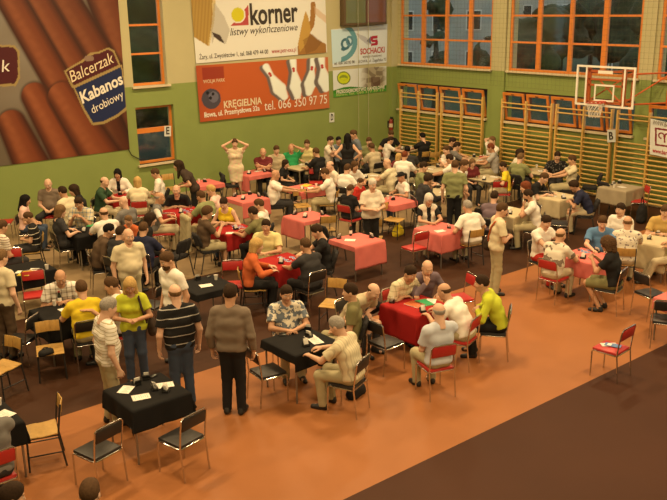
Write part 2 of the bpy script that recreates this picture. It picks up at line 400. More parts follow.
def skeleton(pose, lean=15, nod=15, turn=0, arms='table', s=1., side=0, table=.46, fem=False, fat=0., legs=None, tz=.80):
    """joints in person space: +y forward, x to the person's right, z up; origin on the floor"""
    J = {}; sit = pose == 'sit'
    pz = .565 if sit else .93*s
    P = V3(0, 0, pz); l0, l1 = R_(lean*.65), R_(lean*1.2); sd = R_(side)
    def up(a, b): return nrm(V3(math.sin(b), math.sin(a)*math.cos(b), math.cos(a)*math.cos(b)))
    J['P'] = P; J['waist'] = P + up(l0, sd*.6)*.17*s; J['chest'] = J['waist'] + up((l0+l1)/2, sd)*.16*s
    J['sh'] = J['chest'] + up(l1, sd)*.135*s; J['neck'] = J['sh'] + up(l1*.9, sd)*.055*s
    J['up'] = up(l1, sd)
    hp = R_(nod); ht = R_(turn)
    Rh = rotz(-ht) @ rotx(-hp); J['Rh'] = Rh
    nk = nrm(up(l1*.7, sd)+V3(0, .15, 0)); J['head'] = J['neck'] + nk*.135*s + (Rh@V3(0, .02, .04))*s
    w = (.17 if fem else .203)*s; J['w'] = w
    spread = {}
    arms = arms.split(',') if isinstance(arms, str) else arms
    if len(arms) == 1: arms = arms*2
    for i, sg in enumerate((-1, 1)):
        S = J['sh'] + V3(sg*w, -.005, -.015*s); a = arms[i]
        el = V3(sg*.55, -.35, -.75); hd = None; palm = V3(0, 0, -1); hk = 'rest'
        if a == 'table': W = V3(sg*.17, table, tz); hd = V3(-sg*.45, .9, -.05); el = V3(sg*.75, -.2, -.6)
        elif a == 'tablein': W = V3(sg*.07, table-.03, tz); hd = V3(-sg*.9, .4, 0); el = V3(sg*.9, -.1, -.6)
        elif a == 'far': W = V3(sg*.12, table+.14, tz+.01); hd = V3(-sg*.1, 1, -.1); hk = 'flat'
        elif a == 'cards': W = V3(sg*.09, table-.08, tz+.16); hd = V3(-sg*.35, .75, .5); palm = V3(-sg*.8, .4, -.1); hk = 'grip'
        elif a == 'lap': W = V3(sg*.10, .27, .66); hd = V3(-sg*.5, .85, -.1)
        elif a == 'chin': W = J['head'] + V3(sg*.05, .085, -.235)*s; hd = V3(-sg*.25, .12, 1); palm = V3(0, -1, .1); hk = 'grip'; el = V3(sg*.4, .6, -.8)
        elif a == 'temple': W = J['head'] + V3(sg*.13, .06, -.16)*s; hd = V3(-sg*.2, -.1, 1); palm = V3(-sg*1, 0, 0); hk = 'rest'; el = V3(sg*.5, .6, -.8)
        elif a == 'folded': W = J['chest'] + V3(-sg*.10, .19+fat*.06, -.03 if sg > 0 else .01); hd = V3(-sg*1, .05, .1); palm = V3(0, -1, 0); el = V3(sg*.8, .2, -.7)
        elif a == 'belly': W = J['waist'] + V3(sg*.07, .23+fat*.1, .02); hd = V3(-sg*.7, .6, .05); palm = V3(0, -.6, -.6); hk = 'grip'; el = V3(sg*.8, -.4, -.6)
        elif a == 'down': W = J['P'] + V3(sg*(w+.075), .05, -.07*s); hd = V3(0, .12, -1); palm = V3(-sg*1, 0, 0); hk = 'hang'; el = V3(sg*.5, -1, 0)
        elif a == 'forward': W = J['P'] + V3(sg*(w+.04), .34, .10*s); hd = V3(-sg*.1, .9, -.4); hk = 'hang'; el = V3(sg*.4, -.8, -.4)
        elif a == 'hip': W = J['P'] + V3(sg*.175, -.02, .09*s); hd = V3(-sg*.75, .35, -.45); palm = V3(-sg*.4, -.2, -.6); el = V3(sg*1, -.45, .1)
        elif a == 'hair': W = J['head'] + V3(sg*.115, .03, .055)*s; hd = V3(-sg*.75, -.25, .6); palm = V3(-sg*.5, 0, -.9); el = V3(sg*.8, .45, .25)
        elif a == 'nape': W = J['head'] + V3(sg*.15, -.09, .05)*s; hd = V3(-sg*1, -.1, .15); palm = V3(0, 1, -.2); el = V3(sg*1, -.1, .8)
        elif a == 'point': W = S + V3(sg*.06, .36, -.06); hd = V3(sg*.3, .9, .2); hk = 'flat'; el = V3(0, -.2, -1)
        elif a == 'out': W = S + V3(sg*.22, .44, -.20); hd = V3(sg*.2, .95, -.1); hk = 'flat'; el = V3(sg*.5, 0, -1)
        elif a == 'knee': W = V3(sg*.17, .38, .60); hd = V3(0, .8, -.5); el = V3(sg*.8, 0, -.4)
        elif a == 'back': W = V3(sg*.42, -.22, .78); hd = V3(sg*.2, -.5, -.8); palm = V3(0, 0, -1); el = V3(sg*1, 0, 0)
        elif a == 'lean': W = V3(sg*.22, .62, .81); hd = V3(0, 1, -.2); hk = 'flat'; el = V3(sg*.6, -.6, .2)
        else: raise ValueError(a)
        E, W = arm_ik(S, W, el, .29*s, .255*s)
        J['S', sg], J['E', sg], J['W', sg] = S, E, W
        J['H', sg] = (basis(hd, -nrm(palm)), hk)
        if sit:
            lg = legs or 'n'
            kx = dict(n=.13, wide=.24, close=.09, tuck=.13, out=.14).get(lg, .13)
            ay = dict(n=.40, wide=.38, close=.38, tuck=.20, out=.64).get(lg, .40)
            hipj = V3(sg*.09, .02, pz-.02); kn = V3(sg*kx, .43*s+.02, .515); an = V3(sg*kx*.95, ay*s, .085)
            if lg == 'out': kn[1] += .03; kn[2] -= .04
        else:
            hipj = V3(sg*.085, 0, pz-.03); lg = legs or 'n'
            st = dict(n=0, step=.16*sg, wide=0).get(lg, 0); kx = .17 if lg == 'wide' else .10
            kn = V3(sg*kx*.95, .03+st*.6, .50*s); an = V3(sg*kx*1.05, -.02+st, .085)
        J['hip', sg], J['kn', sg], J['an', sg] = hipj, kn, an
    return J

def torso(F, J, s, g, fem, fat, k=.07):
    w = J['w']; x = V3(1, 0, 0)
    P, W, C, S = J['P'], J['waist'], J['chest'], J['sh']
    hw = .083 if not fem else .090
    F.cone(P-x*hw*s, P+x*hw*s, .112*s+g, .112*s+g, k)
    F.cone(W-x*(.085-.02*fem+fat*.03)*s, W+x*(.085-.02*fem+fat*.03)*s, (.105-.008*fem+fat*.03)*s+g, (.105-.008*fem+fat*.03)*s+g, k)
    if fat: F.ell(W+V3(0, .06, -.01)*s, ((.13+.03*fat)*s+g, (.10+.05*fat)*s+g, (.13+.02*fat)*s+g), .05)
    F.cone(C-x*.086*s, C+x*.086*s, .114*s+g, .114*s+g, k)
    F.cone(S-x*(w-.03), S+x*(w-.03), .070*s+g*.8, .070*s+g*.8, .06)
    F.cone(S+J['up']*.015-x*.06*s, S+J['up']*.015+x*.06*s, .078*s+g*.6, .078*s+g*.6, .05)
    if fem:
        f = nrm(np.cross(J['up'], -x))
        for sg in (-1, 1): F.ell(C+f*-.075*s*-1+x*sg*.062*s+J['up']*.015 if False else C+np.cross(J['up'], x)*-1*(-.085)*s+x*sg*.062*s, .058*s+g, .03)

def person_meshes(J, s, fem, fat, top, bot, hx, h=.0145):
    """body, shirt, trousers as numpy meshes"""
    sit = J['P'][2] < .6
    pts = np.array([v for k, v in J.items() if isinstance(v, np.ndarray) and v.shape == (3,) and k not in ('up',)])
    lo = pts.min(0)-.20; hi = pts.max(0)+.20; lo[2] = max(lo[2], -.02)
    # body
    F = Field(lo, hi, h)
    torso(F, J, s, -.012, fem, fat)
    F.cone(J['sh'], J['head']+J['Rh']@V3(0, -.03, -.08)*s, .062*s, .054*s, .04)
    for sg in (-1, 1):
        F.cone(J['S', sg], J['E', sg], .053*s-.006*fem, .042*s-.004*fem, .035); F.cone(J['E', sg], J['W', sg], .043*s-.004*fem, .028*s, .02)
        F.cone(J['hip', sg], J['kn', sg], .080*s, .054*s, .05); F.cone(J['kn', sg], J['an', sg], .052*s, .036*s, .03)
        a = J['an', sg]; F.cone(a+V3(0, -.02, -.035), a+V3(0, .13, -.05), .032, .026, .03)
    V, Fc = F.mesh(); Vs, Fs, Ms = [V], [Fc], [np.zeros(len(Fc), int)]; n = len(V)
    v, f, m = _HEAD; v = (v*s*1.05*np.array([hx, 1, 1]))@J['Rh'].T + J['head']; Vs.append(v); Fs.append(f+n); Ms.append(m); n += len(v)
    for sg in (-1, 1):
        B, hk = J['H', sg]; v, f = _HANDS[hk]; v = v.copy()
        if sg < 0: v[:, 0] *= -1; f = f[:, ::-1]
        v = (v*s*(.93 if fem else 1.0))@B.T + J['W', sg]; Vs.append(v); Fs.append(f+n); Ms.append(np.zeros(len(f), int)); n += len(v)
    body = (np.concatenate(Vs), np.concatenate(Fs), np.concatenate(Ms))
    # top
    style = top.split(':')[0]
    F = Field(lo, hi, h); g = dict(tee=.010, shirt=.014, long=.013, jacket=.024, tank=.006, vest=.016, dress=.010).get(style, .012)
    torso(F, J, s, g, fem, fat)
    ph = rng.random()*6
    slv = dict(tee=.62, shirt=.70, long=2, jacket=2, tank=0, vest=0, dress=.3).get(style, .6)
    for sg in (-1, 1):
        S, E, W = J['S', sg], J['E', sg], J['W', sg]
        if slv >= 2:
            F.cone(S, E, .053*s+g, .046*s+g, .035); F.cone(E, E+(W-E)*.94, .047*s+g, .034*s+g, .02, cut=True)
        elif slv > 0:
            F.cone(S, S+(E-S)*slv, .060*s+g, .064*s+g, .03, cut=True)
    if style in ('shirt', 'long', 'jacket'):
        F.cone(J['sh'], J['neck']+J['up']*.012, .072*s, .066*s, .02, cut=True)
    fwd = nrm(np.cross(J['up'], V3(1, 0, 0)))
    hemn = nrm(J['waist']-J['P'])
    off = {'tank': -.02, 'tee': -.05, 'shirt': -.05, 'vest': -.04}.get(style, -.04)
    if sit: off = max(off, -.03)
    if top.endswith(':in'): off = .05
    if style == 'dress':
        for sg in (-1, 1): F.cone(J['hip', sg], J['kn', sg]*.9+J['hip', sg]*.1, .11*s, .10*s, .10, cut=True)
    else:
        F.plane(-hemn, -(hemn@J['P'])-off*s)
    F.ripple(.0045 if style != 'tank' else .002, 26, ph)
    nk = J['neck']+J['up']*.02*s
    F.ell(nk+fwd*.035*s, (.062*s, .062*s, .055*s), .008, sub=True)
    if '+' in top: F.cone(nk+fwd*.11*s, J['P']+fwd*.20*s+hemn*.02*s, .055*s, .085*s, .01) if False else None
    if '+' in top:
        for q in np.linspace(0, 1, 7): F.ell((1-q)*(nk+fwd*.11*s)+q*(J['waist']+fwd*.13*s), (.045*s, .07*s, .075*s), .008, sub=True)
    if style == 'tank': 
        F.ell(nk+fwd*.06*s, (.085*s, .085*s, .085*s), .01, sub=True)
        for sg in (-1, 1): F.ell(J['S', sg]+V3(sg*.045, 0, .01), (.08*s, .13*s, .10*s), .01, sub=True)
    V, Fc = F.mesh(); shirt = (V, Fc)
    under = None
    if '+' in top:
        F = Field(lo, hi, h); torso(F, J, s, g-.010, fem, fat)
        ul = 2 if style == 'vest' and top.endswith('long') else .62
        for sg in (-1, 1): F.cone(J['S', sg], J['S', sg]+(J['E', sg]-J['S', sg])*ul if ul < 1 else J['E', sg], .062*s, .060*s, .03, cut=True)
        F.plane(-hemn, -(hemn@J['P'])+.02*s); F.ripple(.003, 26, ph); F.ell(nk+fwd*.03*s, .05*s, .008, sub=True); under = F.mesh()
    # trousers
    F = Field(lo, hi, h); g = .010; x = V3(1, 0, 0); P = J['P']
    st = bot.split(':')[0]
    F.cone(P-x*.078*s, P+x*.078*s, .116*s+g*.4, .116*s+g*.4, .06)
    F.cone(J['waist']-x*.06*s, J['waist']+x*.06*s, .100*s+fat*.02, .100*s+fat*.02, .06)
    for sg in (-1, 1):
        H, K, A = J['hip', sg], J['kn', sg], J['an', sg]
        if st == 'shorts': F.cone(H, K, .092*s+g, .076*s+g, .05, cut=True)
        elif st == 'skirt': F.cone(H, K, .100*s+g, .088*s+g, .14, cut=True)
        else:
            F.cone(H, K, .086*s+g, .064*s+g, .05); F.cone(K, A+V3(0, 0, -.03), .062*s+g, .052*s+g, .03, cut=True)
    F.plane(hemn, hemn@P+.11*s); F.ripple(.004, 24, ph+1)
    V, Fc = F.mesh()
    return body, shirt, (V, Fc), under

TABLES = {}; CHAIR_JOBS = []; PEOPLE = []
_pcount = [0]
def P(hx, hy, at, L, top='tee:white', bot='jeans', hair='short:dark', arms='table', lean=14, nod=14, turn=0, chair='blk', pose='sit', s=1.04, fem=False, fat=0., legs=None, side=0, face=None, group=None, shoes='black', beard=None, strap=None):
    """a person whose head is seen at (hx, hy); at = the table faced, or a facing angle"""
    i = _pcount[0]; _pcount[0] += 1
    J = skeleton(pose, lean, nod, turn, arms, s, side, fem=fem, fat=fat, legs=legs)
    hz = J['head'][2]
    hp = fl(hx, hy, hz)[:2]
    if isinstance(at, str):
        tc = np.array(TABLES[at]['c'])
        d = nrm(tc-hp) if face is None else face_dir(face)
        if face is None:             # square up to the table's sides
            c = [V3(1, 0, 0)[:2], V3(-1, 0, 0)[:2], V3(0, 1, 0)[:2], V3(0, -1, 0)[:2]]
            q = max(c, key=lambda v: v@d); d = nrm(q*1.3+d)
    else:
        d = face_dir(at if face is None else face); tc = None
    rz = face_rot(d)
    off = rotz(rz)@V3(J['head'][0], J['head'][1], 0)
    org = hp-off[:2]
    reach = .46
    if tc is not None:
        for t in TABLES.values():
            e = org-np.array(t['c']); k = int(np.argmax(np.abs(e)))
            if abs(e[k]) < .56: org = org.copy(); org[k] += math.copysign(.56-abs(e[k]), e[k])
        D = (tc-org)@d; reach = min(.58, max(.26, D-.41+.10)) if .4 < D < 1.1 else .38
        J = skeleton(pose, lean, nod, turn, arms, s, side, table=reach, fem=fem, fat=fat, legs=legs)
    body, shirt, trou, under = person_meshes(J, s, fem, fat, top, bot, .93 if fem else (1.0+.06*min(fat, 1)))
    root = empty('person', (org[0], org[1], 0), rz, L, 'person', group or ('people standing in the hall' if pose == 'stand' else 'card players seated in the hall'))
    sk = skin_mats(i*7 % 4 if True else 0)
    link('body', mesh_np('body', *body), root, sk)
    tsp, _, usp = top.split(':')[1].partition('+')
    if under is not None: link('undershirt', mesh_np('undershirt', *under), root, [cloth_mat(usp)])
    link('skirted_dress' if top.startswith('dress') else ('jacket' if top.startswith('jacket') else 'vest' if top.startswith('vest') else 'shirt'), mesh_np('shirt', *shirt), root, [cloth_mat(tsp)])
    if not top.startswith('dress'):
        bs = bot.split(':'); bc = dict(jeans='denim', dark='charcoal', khaki='khaki', black='black', grey='grey', beige='beige', brown='brown').get(bs[-1], bs[-1])
        link(dict(shorts='shorts', skirt='skirt').get(bs[0], 'trousers'), mesh_np('trousers', *trou), root, [cloth_mat(bc)])
    hk, _, hc = hair.partition(':')
    if hk != 'bald':
        o = link('cap' if hk == 'cap' else 'hair', hair_mesh(hk), root)
        Mh = Matrix(J['Rh'].tolist()).to_4x4(); Mh.translation = Vector(J['head'])
        o.matrix_local = Mh @ Matrix.Diagonal((1.05*s*(.93 if fem else 1.0+.06*min(fat, 1)), 1.05*s, 1.05*s, 1))
        o.material_slots[0].link = 'OBJECT'
        o.material_slots[0].material = cloth_mat(hc) if hk == 'cap' else mat('hair '+hc, HAIRC[hc], .85, noise=.25, scale=60, spec=.15)
    if beard:
        o = link('beard', hair_mesh('beard'), root)
        Mh = Matrix(J['Rh'].tolist()).to_4x4(); Mh.translation = Vector(J['head']); o.matrix_local = Mh @ Matrix.Scale(1.05*s, 4)
        o.material_slots[0].link = 'OBJECT'; o.material_slots[0].material = mat('hair '+beard, HAIRC[beard], .85, noise=.25, scale=60, spec=.15)
    if strap:                        # a bag worn across the body: a thing of its own
        col, sd_, lb = strap[:3]; sv = shirt[0]; xs_ = 1 if len(strap) > 3 else -1
        b = empty('shoulder_bag', (org[0], org[1], 0), rz, lb, 'bag', 'bags worn over the shoulder')
        A, B = J['S', sd_]*np.array([.62, 1, 1])+V3(0, 0, .07), J['P']+V3(xs_*sd_*.20, 0, .06)
        for fr in (1, -1):
            pts = []
            for q in np.linspace(0, 1, 14):
                c = A*(1-q)+B*q; m = np.hypot(sv[:, 0]-c[0], sv[:, 2]-c[2]) < .035
                y = (sv[m, 1].max() if fr > 0 else sv[m, 1].min()) if m.any() else c[1]
                if q == 0: y = c[1]
                pts.append((c[0], y+fr*.008, c[2]+(.02 if q == 0 else 0)))
            MB().tube(pts, .017, n=6).build('strap', cloth_mat(col), b)
        F = Field((-.2, -.2, -.2), (.2, .2, .2), .014); F.ell((0, 0, 0), (.07, .15, .13), 0); F.cone((0, -.09, -.08), (0, .09, -.08), .055, .055, .05); F.ripple(.006, 24)
        o = link('bag_body', mesh_np('bag_body', *F.mesh()), b, [cloth_mat(col if col != 'orange' else 'dkbrown')]); o.location = B+V3(xs_*sd_*.07, -.03, -.08)
    for sg in (-1, 1):
        o = link('shoe', shoe_mesh(), root); o.location = J['an', sg]+V3(0, 0, -.085); o.rotation_euler = (0, 0, -sg*.15); o.scale = (s*.95,)*3
        o.material_slots[0].link = 'OBJECT'; o.material_slots[0].material = mat('shoe '+shoes, COLS[shoes], .5, noise=.05, spec=.5)
    PEOPLE.append((L, org, d, D if tc is not None else None, at))
    if pose == 'sit' and chair:
        cp = org + d*.10
        CHAIR_JOBS.append((chair, cp, rz, L, True))
    return root
# ------------------------------------------------------------------ chairs, tables and table things
def chrome(): return mat('chrome steel', (.62, .60, .57), .22, 1.0, noise=.02)
def dark_steel(): return mat('dark painted steel', (.03, .03, .032), .45, .3, noise=.03)
def pad_mb(w, d, t, c, rot=None, bev=.018, crown=0.):
    m = MB(); m.box(c, (w, d, t), rot, bev=min(bev, t*.48)); return m
def proto_chrome(kind):
    root = empty('chair'); c = chrome()
    pad = {'red': mat('red vinyl', (.42, .025, .022), .42, noise=.06, scale=12), 'blk': mat('black vinyl', (.018, .017, .017), .45, noise=.06, scale=12)}[kind]
    pad_mb(.40, .40, .045, (0, 0, .445)).build('seat', pad, root)
    rot = Matrix.Rotation(R_(-9), 3, 'X')
    m = MB(); m.box((0, -.243, .745), (.385, .035, .17), Matrix.Rotation(R_(9), 3, 'X'), bev=.016); m.build('backrest', pad, root)
    for s in (-1, 1):
        MB().tube([(s*.205, .20, 0), (s*.205, .195, .40), (s*.205, .17, .425), (s*.205, .12, .428)], .0115).build('leg', c, root)
        MB().tube([(s*.205, -.25, 0), (s*.205, -.205, .43), (s*.203, -.225, .62), (s*.20, -.258, .815), (s*.17, -.264, .845), (0, -.266, .85)], .0115).build('leg', c, root)
    m = MB()
    m.tube([(-.205, .10, .421), (-.175, .135, .421), (.175, .135, .421), (.205, .10, .421), (.205, -.17, .421), (.18, -.20, .421), (-.18, -.20, .421), (-.205, -.17, .421)], .0105, closed=True)
    m.build('seat_frame', c, root)
    return root
def proto_wood():
    root = empty('chair'); c = dark_steel(); w = mat('varnished yellow plywood', (.47, .29, .085), .4, noise=.12, scale=18)
    m = MB()
    for i in range(5):
        y0 = -.19+i*.078; z = .45+(.008, 0, -.004, 0, -.008)[i]
        m.box((0, y0+.039, z), (.40, .080, .012), Matrix.Rotation(R_((-6, -3, 0, 0, -8)[i]), 3, 'X'))
    m.build('seat', w, root)
    m = MB()
    for i in range(5):
        x = -.152+i*.076; a = (i-2)*-.10
        m.box((x, -.245-.012*(2-abs(i-2)), .745), (.080, .012, .17), Matrix.Rotation(-a, 3, 'Z') @ Matrix.Rotation(R_(8), 3, 'X'), bev=.003)
    m.build('backrest', w, root)
    for s in (-1, 1):
        MB().tube([(s*.20, .19, 0), (s*.185, .18, .435)], .012).build('leg', c, root)
        MB().tube([(s*.20, -.25, 0), (s*.19, -.19, .43), (s*.19, -.215, .62), (s*.188, -.25, .83)], .012).build('leg', c, root)
    m = MB()
    m.tube([(-.187, .17, .433), (.187, .17, .433), (.19, -.19, .433), (-.19, -.19, .433)], .011, closed=True)
    m.build('seat_frame', c, root)
    for s in (-1, 1): MB().tube([(s*.193, .185, .20), (s*.197, -.22, .20)], .009).build('side_rail', c, root)
    return root
def proto_iso():
    root = empty('chair'); c = dark_steel(); f = mat('black chair fabric', (.016, .015, .016), .95, noise=.15, scale=60)
    F = Field((-.27, -.27, .38), (.27, .27, .53), .012)
    F.cone((-.17, -.14, .455), (.17, -.14, .455), .04, .04, .02); F.cone((-.18, .15, .452), (.18, .15, .452), .038, .038, .02)
    for x in (-.16, -.08, 0, .08, .16): F.cone((x, -.14, .457), (x, .15, .452), .04, .038, .05)
    o = link('seat', mesh_np('seat', *F.mesh()), root, [f])
    F = Field((-.29, -.36, .50), (.29, -.10, .92), .012)
    for k in range(6):
        z = .60+.045*k; w = .19-(.03 if k == 5 else 0)-(.015 if k == 0 else 0); y = -.215-.018*k*.8
        F.cone((-w, y+.02, z), (0, y-.01, z), .028, .030, .04); F.cone((0, y-.01, z), (w, y+.02, z), .030, .028, .04)
    link('backrest', mesh_np('backrest', *F.mesh()), root, [f])
    for s in (-1, 1):
        MB().tube([(s*.235, .24, 0), (s*.225, .19, .42), (s*.20, .15, .43)], .013).build('leg', c, root)
        MB().tube([(s*.235, -.26, 0), (s*.225, -.17, .42), (s*.20, -.14, .43)], .013).build('leg', c, root)
    m = MB()
    m.tube([(-.20, .17, .425), (.20, .17, .425), (.20, -.16, .425), (-.20, -.16, .425)], .012, closed=True)
    m.build('seat_frame', c, root)
    for s in (-1, 1): MB().tube([(s*.15, -.10, .425), (s*.15, -.17, .425), (s*.15, -.215, .47), (s*.14, -.235, .60), (s*.135, -.262, .72)], .012).build('back_support', c, root)
    return root
_CH = {}
def chair(kind, xy, rz, label):
    if kind not in _CH:
        _CH[kind] = [proto_wood() if kind == 'wood' else proto_iso() if kind == 'iso' else proto_chrome(kind), False]
    pr, used = _CH[kind]
    o = pr if not used else copy_tree(pr); _CH[kind][1] = True
    o.location = (xy[0], xy[1], 0); o.rotation_euler = (0, 0, rz)
    g = dict(red='red padded chrome chairs', blk='black padded chrome chairs', wood='yellow plywood school chairs', iso='black fabric chairs')[kind]
    return tag(o, label, 'chair', g)
CDESC = dict(red='red padded chrome chair', blk='black padded chrome chair', iso='black fabric chair', wood='yellow plywood chair')
def E_(px, py, kind, face, label):        # an empty chair: seat centre seen at (px, py)
    p = fl(px, py, .46); d = face_dir(face); chair(kind, p[:2], face_rot(d), label)

TS = .805
def proto_table():
    root = empty('card_table'); g = mat('grey table steel', (.32, .31, .29), .35, .8, noise=.03); t = mat('beige table laminate', (.50, .43, .27), .5, noise=.05, scale=6)
    MB().box((0, 0, .738), (TS, TS, .024), bev=.006).build('tabletop', t, root)
    m = MB()
    for s in (-1, 1):
        m.box((s*.36, 0, .705), (.025, .72, .042)); m.box((0, s*.36, .705), (.72, .025, .042))
    m.build('apron', g, root)
    for sx in (-1, 1):
        for sy in (-1, 1): MB().tube([(sx*.365, sy*.365, 0), (sx*.365, sy*.365, .724)], .015).build('leg', g, root)
    return root
_TB = []
CLC = dict(pink=(.62, .165, .15), red=(.33, .016, .016), black=(.010, .010, .011), cream=(.56, .48, .31), grey=(.34, .29, .20))
def cloth_obj(col, hang, seed):
    """square cloth lying on a table; hang = drop on the -x, +x, -y, +y sides"""
    r = random.Random(seed); h = TS/2+.004; n = 44
    xs = np.concatenate([np.linspace(-h-hang[0], -h, 13)[:-1], np.linspace(-h, h, n-24), np.linspace(h, h+hang[1], 13)[1:]])
    ys = np.concatenate([np.linspace(-h-hang[2], -h, 13)[:-1], np.linspace(-h, h, n-24), np.linspace(h, h+hang[3], 13)[1:]])
    X, Y = np.meshgrid(xs, ys, indexing='ij')
    cx, cy = np.clip(X, -h, h), np.clip(Y, -h, h); ox, oy = X-cx, Y-cy
    drop = np.maximum(np.abs(ox), np.abs(oy)) + .0*ox; mn = np.minimum(np.abs(ox), np.abs(oy))
    ph = [r.random()*6 for _ in range(4)]
    wave = (np.sin(Y*13+ph[0])+.6*np.sin(Y*23+ph[1]))*(np.abs(ox) > 0)*(np.abs(ox) >= np.abs(oy)) + (np.sin(X*13+ph[2])+.6*np.sin(X*23+ph[3]))*(np.abs(oy) > np.abs(ox))
    out = .005+.03*drop + .010*wave*np.minimum(drop/.2, 1)*np.minimum(1, 8*(np.minimum(h-np.abs(cx), h-np.abs(cy))*0+.2)) + .10*mn
    px = cx + np.sign(ox)*np.where(np.abs(ox) > 0, out, 0)*np.where(np.abs(ox) >= np.abs(oy), 1, .9); py = cy + np.sign(oy)*np.where(np.abs(oy) > 0, out, 0)*np.where(np.abs(oy) >= np.abs(ox), 1, .9)
    ed = (np.abs(ox) + np.abs(oy)) > 0
    z = .7545 - drop*.985 + .006*np.sin(X*9+ph[1])*np.sin(Y*8+ph[2])*0
    z = np.where(ed & (drop < .02), .7545-drop*.6, z)
    V = np.stack([px, py, z], -1).reshape(-1, 3); nx, ny = X.shape
    i, j = np.meshgrid(range(nx-1), range(ny-1), indexing='ij'); a = (i*ny+j).ravel()
    Fc = np.stack([a, a+ny, a+ny+1, a+1], 1)
    o = link('tablecloth', mesh_np('tablecloth', V, Fc), None, [mat(col+' cotton cloth', CLC[col], .9, noise=.06, scale=5, bump=.15, spec=.2)])
    md = o.modifiers.new('thickness', 'SOLIDIFY'); md.thickness = .003; md.offset = 1
    return o
def T(key, px, py, col, hang, where, xy=None, rot=0.):
    c = fl(px, py, .75)[:2] if xy is None else np.array(xy, float)
    TABLES[key] = dict(c=(float(c[0]), float(c[1])), where=where, rot=rot)
    if not _TB: o = proto_table(); _TB.append(o)
    else: o = copy_tree(_TB[0])
    o.location = (c[0], c[1], 0); o.rotation_euler = (0, 0, R_(rot))
    tag(o, ('bare cream card table ' if not col else '%s clothed card table ' % col)+where, 'table', 'square card tables')
    if col:
        k = cloth_obj(col, hang, hash(key) % 1000 if False else sum(map(ord, key))); k.location = (c[0], c[1], 0); k.rotation_euler = (0, 0, R_(rot))
        tag(k, '%s cloth on the table %s' % (col, where), 'tablecloth', col+' tablecloths')

# small things on the tables
def proto_box():
    root = empty('bidding_box'); b = mat('black plastic', (.012, .012, .013), .35, noise=.02); w = mat('white card', (.80, .79, .74), .6, noise=.02)
    m = MB(); m.box((0, 0, .012), (.10, .085, .024), bev=.004); m.box((0, .034, .045), (.10, .012, .06), Matrix.Rotation(R_(-14), 3, 'X'), bev=.003); m.box((0, -.034, .026), (.10, .008, .03), bev=.002)
    m.build('holder', b, root)
    m = MB()
    for k in range(5): m.box((0, -.018+k*.010, .058+.004*k), (.062, .003, .075), Matrix.Rotation(R_(-14), 3, 'X'))
    m.build('bidding_cards', w, root)
    return root
def proto_cup():
    root = empty('plastic_cup'); w = mat('white plastic', (.80, .78, .72), .4, noise=.02)
    MB().lathe([(.025, 0), (.036, .088), (.037, .09), (.033, .088), (.023, .006)], n=18).build('cup_wall', w, root)
    MB().lathe([(.030, .055), (.0315, .062)], n=18).build('drink', mat('tea', (.10, .035, .012), .15, noise=.02), root)
    return root
def proto_paper():
    root = empty('paper_sheet'); r = random.Random(3)
    n = 8; V = []; 
    for i in range(n+1):
        for j in range(n+1):
            x, y = (i/n-.5)*.165, (j/n-.5)*.225
            V.append((x, y, .0015+.004*max(0, (x/.1)*(y/.15))))
    Fc = [(i*(n+1)+j, (i+1)*(n+1)+j, (i+1)*(n+1)+j+1, i*(n+1)+j+1) for i in range(n) for j in range(n)]
    o = link('sheet', mesh_np('sheet', V, Fc), root, [mat('white paper', (.82, .80, .74), .8, noise=.02)])
    md = o.modifiers.new('thickness', 'SOLIDIFY'); md.thickness = .0012; md.offset = 1
    m = MB()
    for k in range(7): m.box((-.01 if k % 2 else 0, .08-.026*k, .0050), (.11-.03*(k % 3), .0035, .0006))
    m.build('ruled_lines', mat('print ink', (.35, .33, .31), .8, noise=.02), root)
    return root
def proto_card():
    root = empty('playing_card')
    MB().box((0, 0, .002), (.058, .089, .0016), bev=.0006).build('card', mat('white card', (.80, .79, .74), .6), root)
    MB().box((0, 0, .0031), (.048, .079, .0006)).build('back_print', mat('blue card back', (.10, .17, .42), .5, noise=.2, scale=120), root)
    return root
def proto_bottle():
    root = empty('water_bottle'); p = mat('dark bottle plastic', (.02, .025, .02), .12, noise=.02)
    MB().lathe([(.030, 0), (.033, .01), (.033, .14), (.030, .16), (.014, .20), (.013, .215)], n=18).build('bottle_body', p, root)
    MB().lathe([(.0155, .213), (.0155, .232)], n=14).build('bottle_cap', mat('red plastic', (.4, .03, .03), .4), root)
    MB().lathe([(.0336, .05), (.0336, .12)], n=18).build('bottle_label', mat('white paper', (.8, .8, .74), .8), root)
    return root
def proto_folder(c):
    root = empty('score_folder')
    MB().box((0, 0, .0105), (.22, .30, .003), bev=.001).box((0, 0, .0015), (.22, .30, .003)).build('cover', mat('folder '+c, COLS[c], .5, noise=.03), root)
    MB().box((.006, 0, .006), (.215, .29, .006)).build('pages', mat('white paper', (.8, .8, .74), .8), root)
    return root
def proto_phone():
    root = empty('mobile_phone')
    MB().box((0, 0, .009), (.048, .105, .018), bev=.006).build('phone_case', mat('black plastic', (.012, .012, .013), .35), root)
    MB().box((0, .022, .0185), (.036, .042, .001)).build('phone_screen', mat('grey screen', (.15, .17, .16), .2), root)
    return root
_IT = {}
ITG = dict(box='bidding boxes on the card tables', cup='plastic cups on the card tables', paper='score sheets on the tables', card='playing cards on the tables', bottle='bottles on the tables', phone='phones on the tables')
ITC = dict(box='bidding box', cup='cup', paper='paper', card='playing card', bottle='bottle', phone='phone')
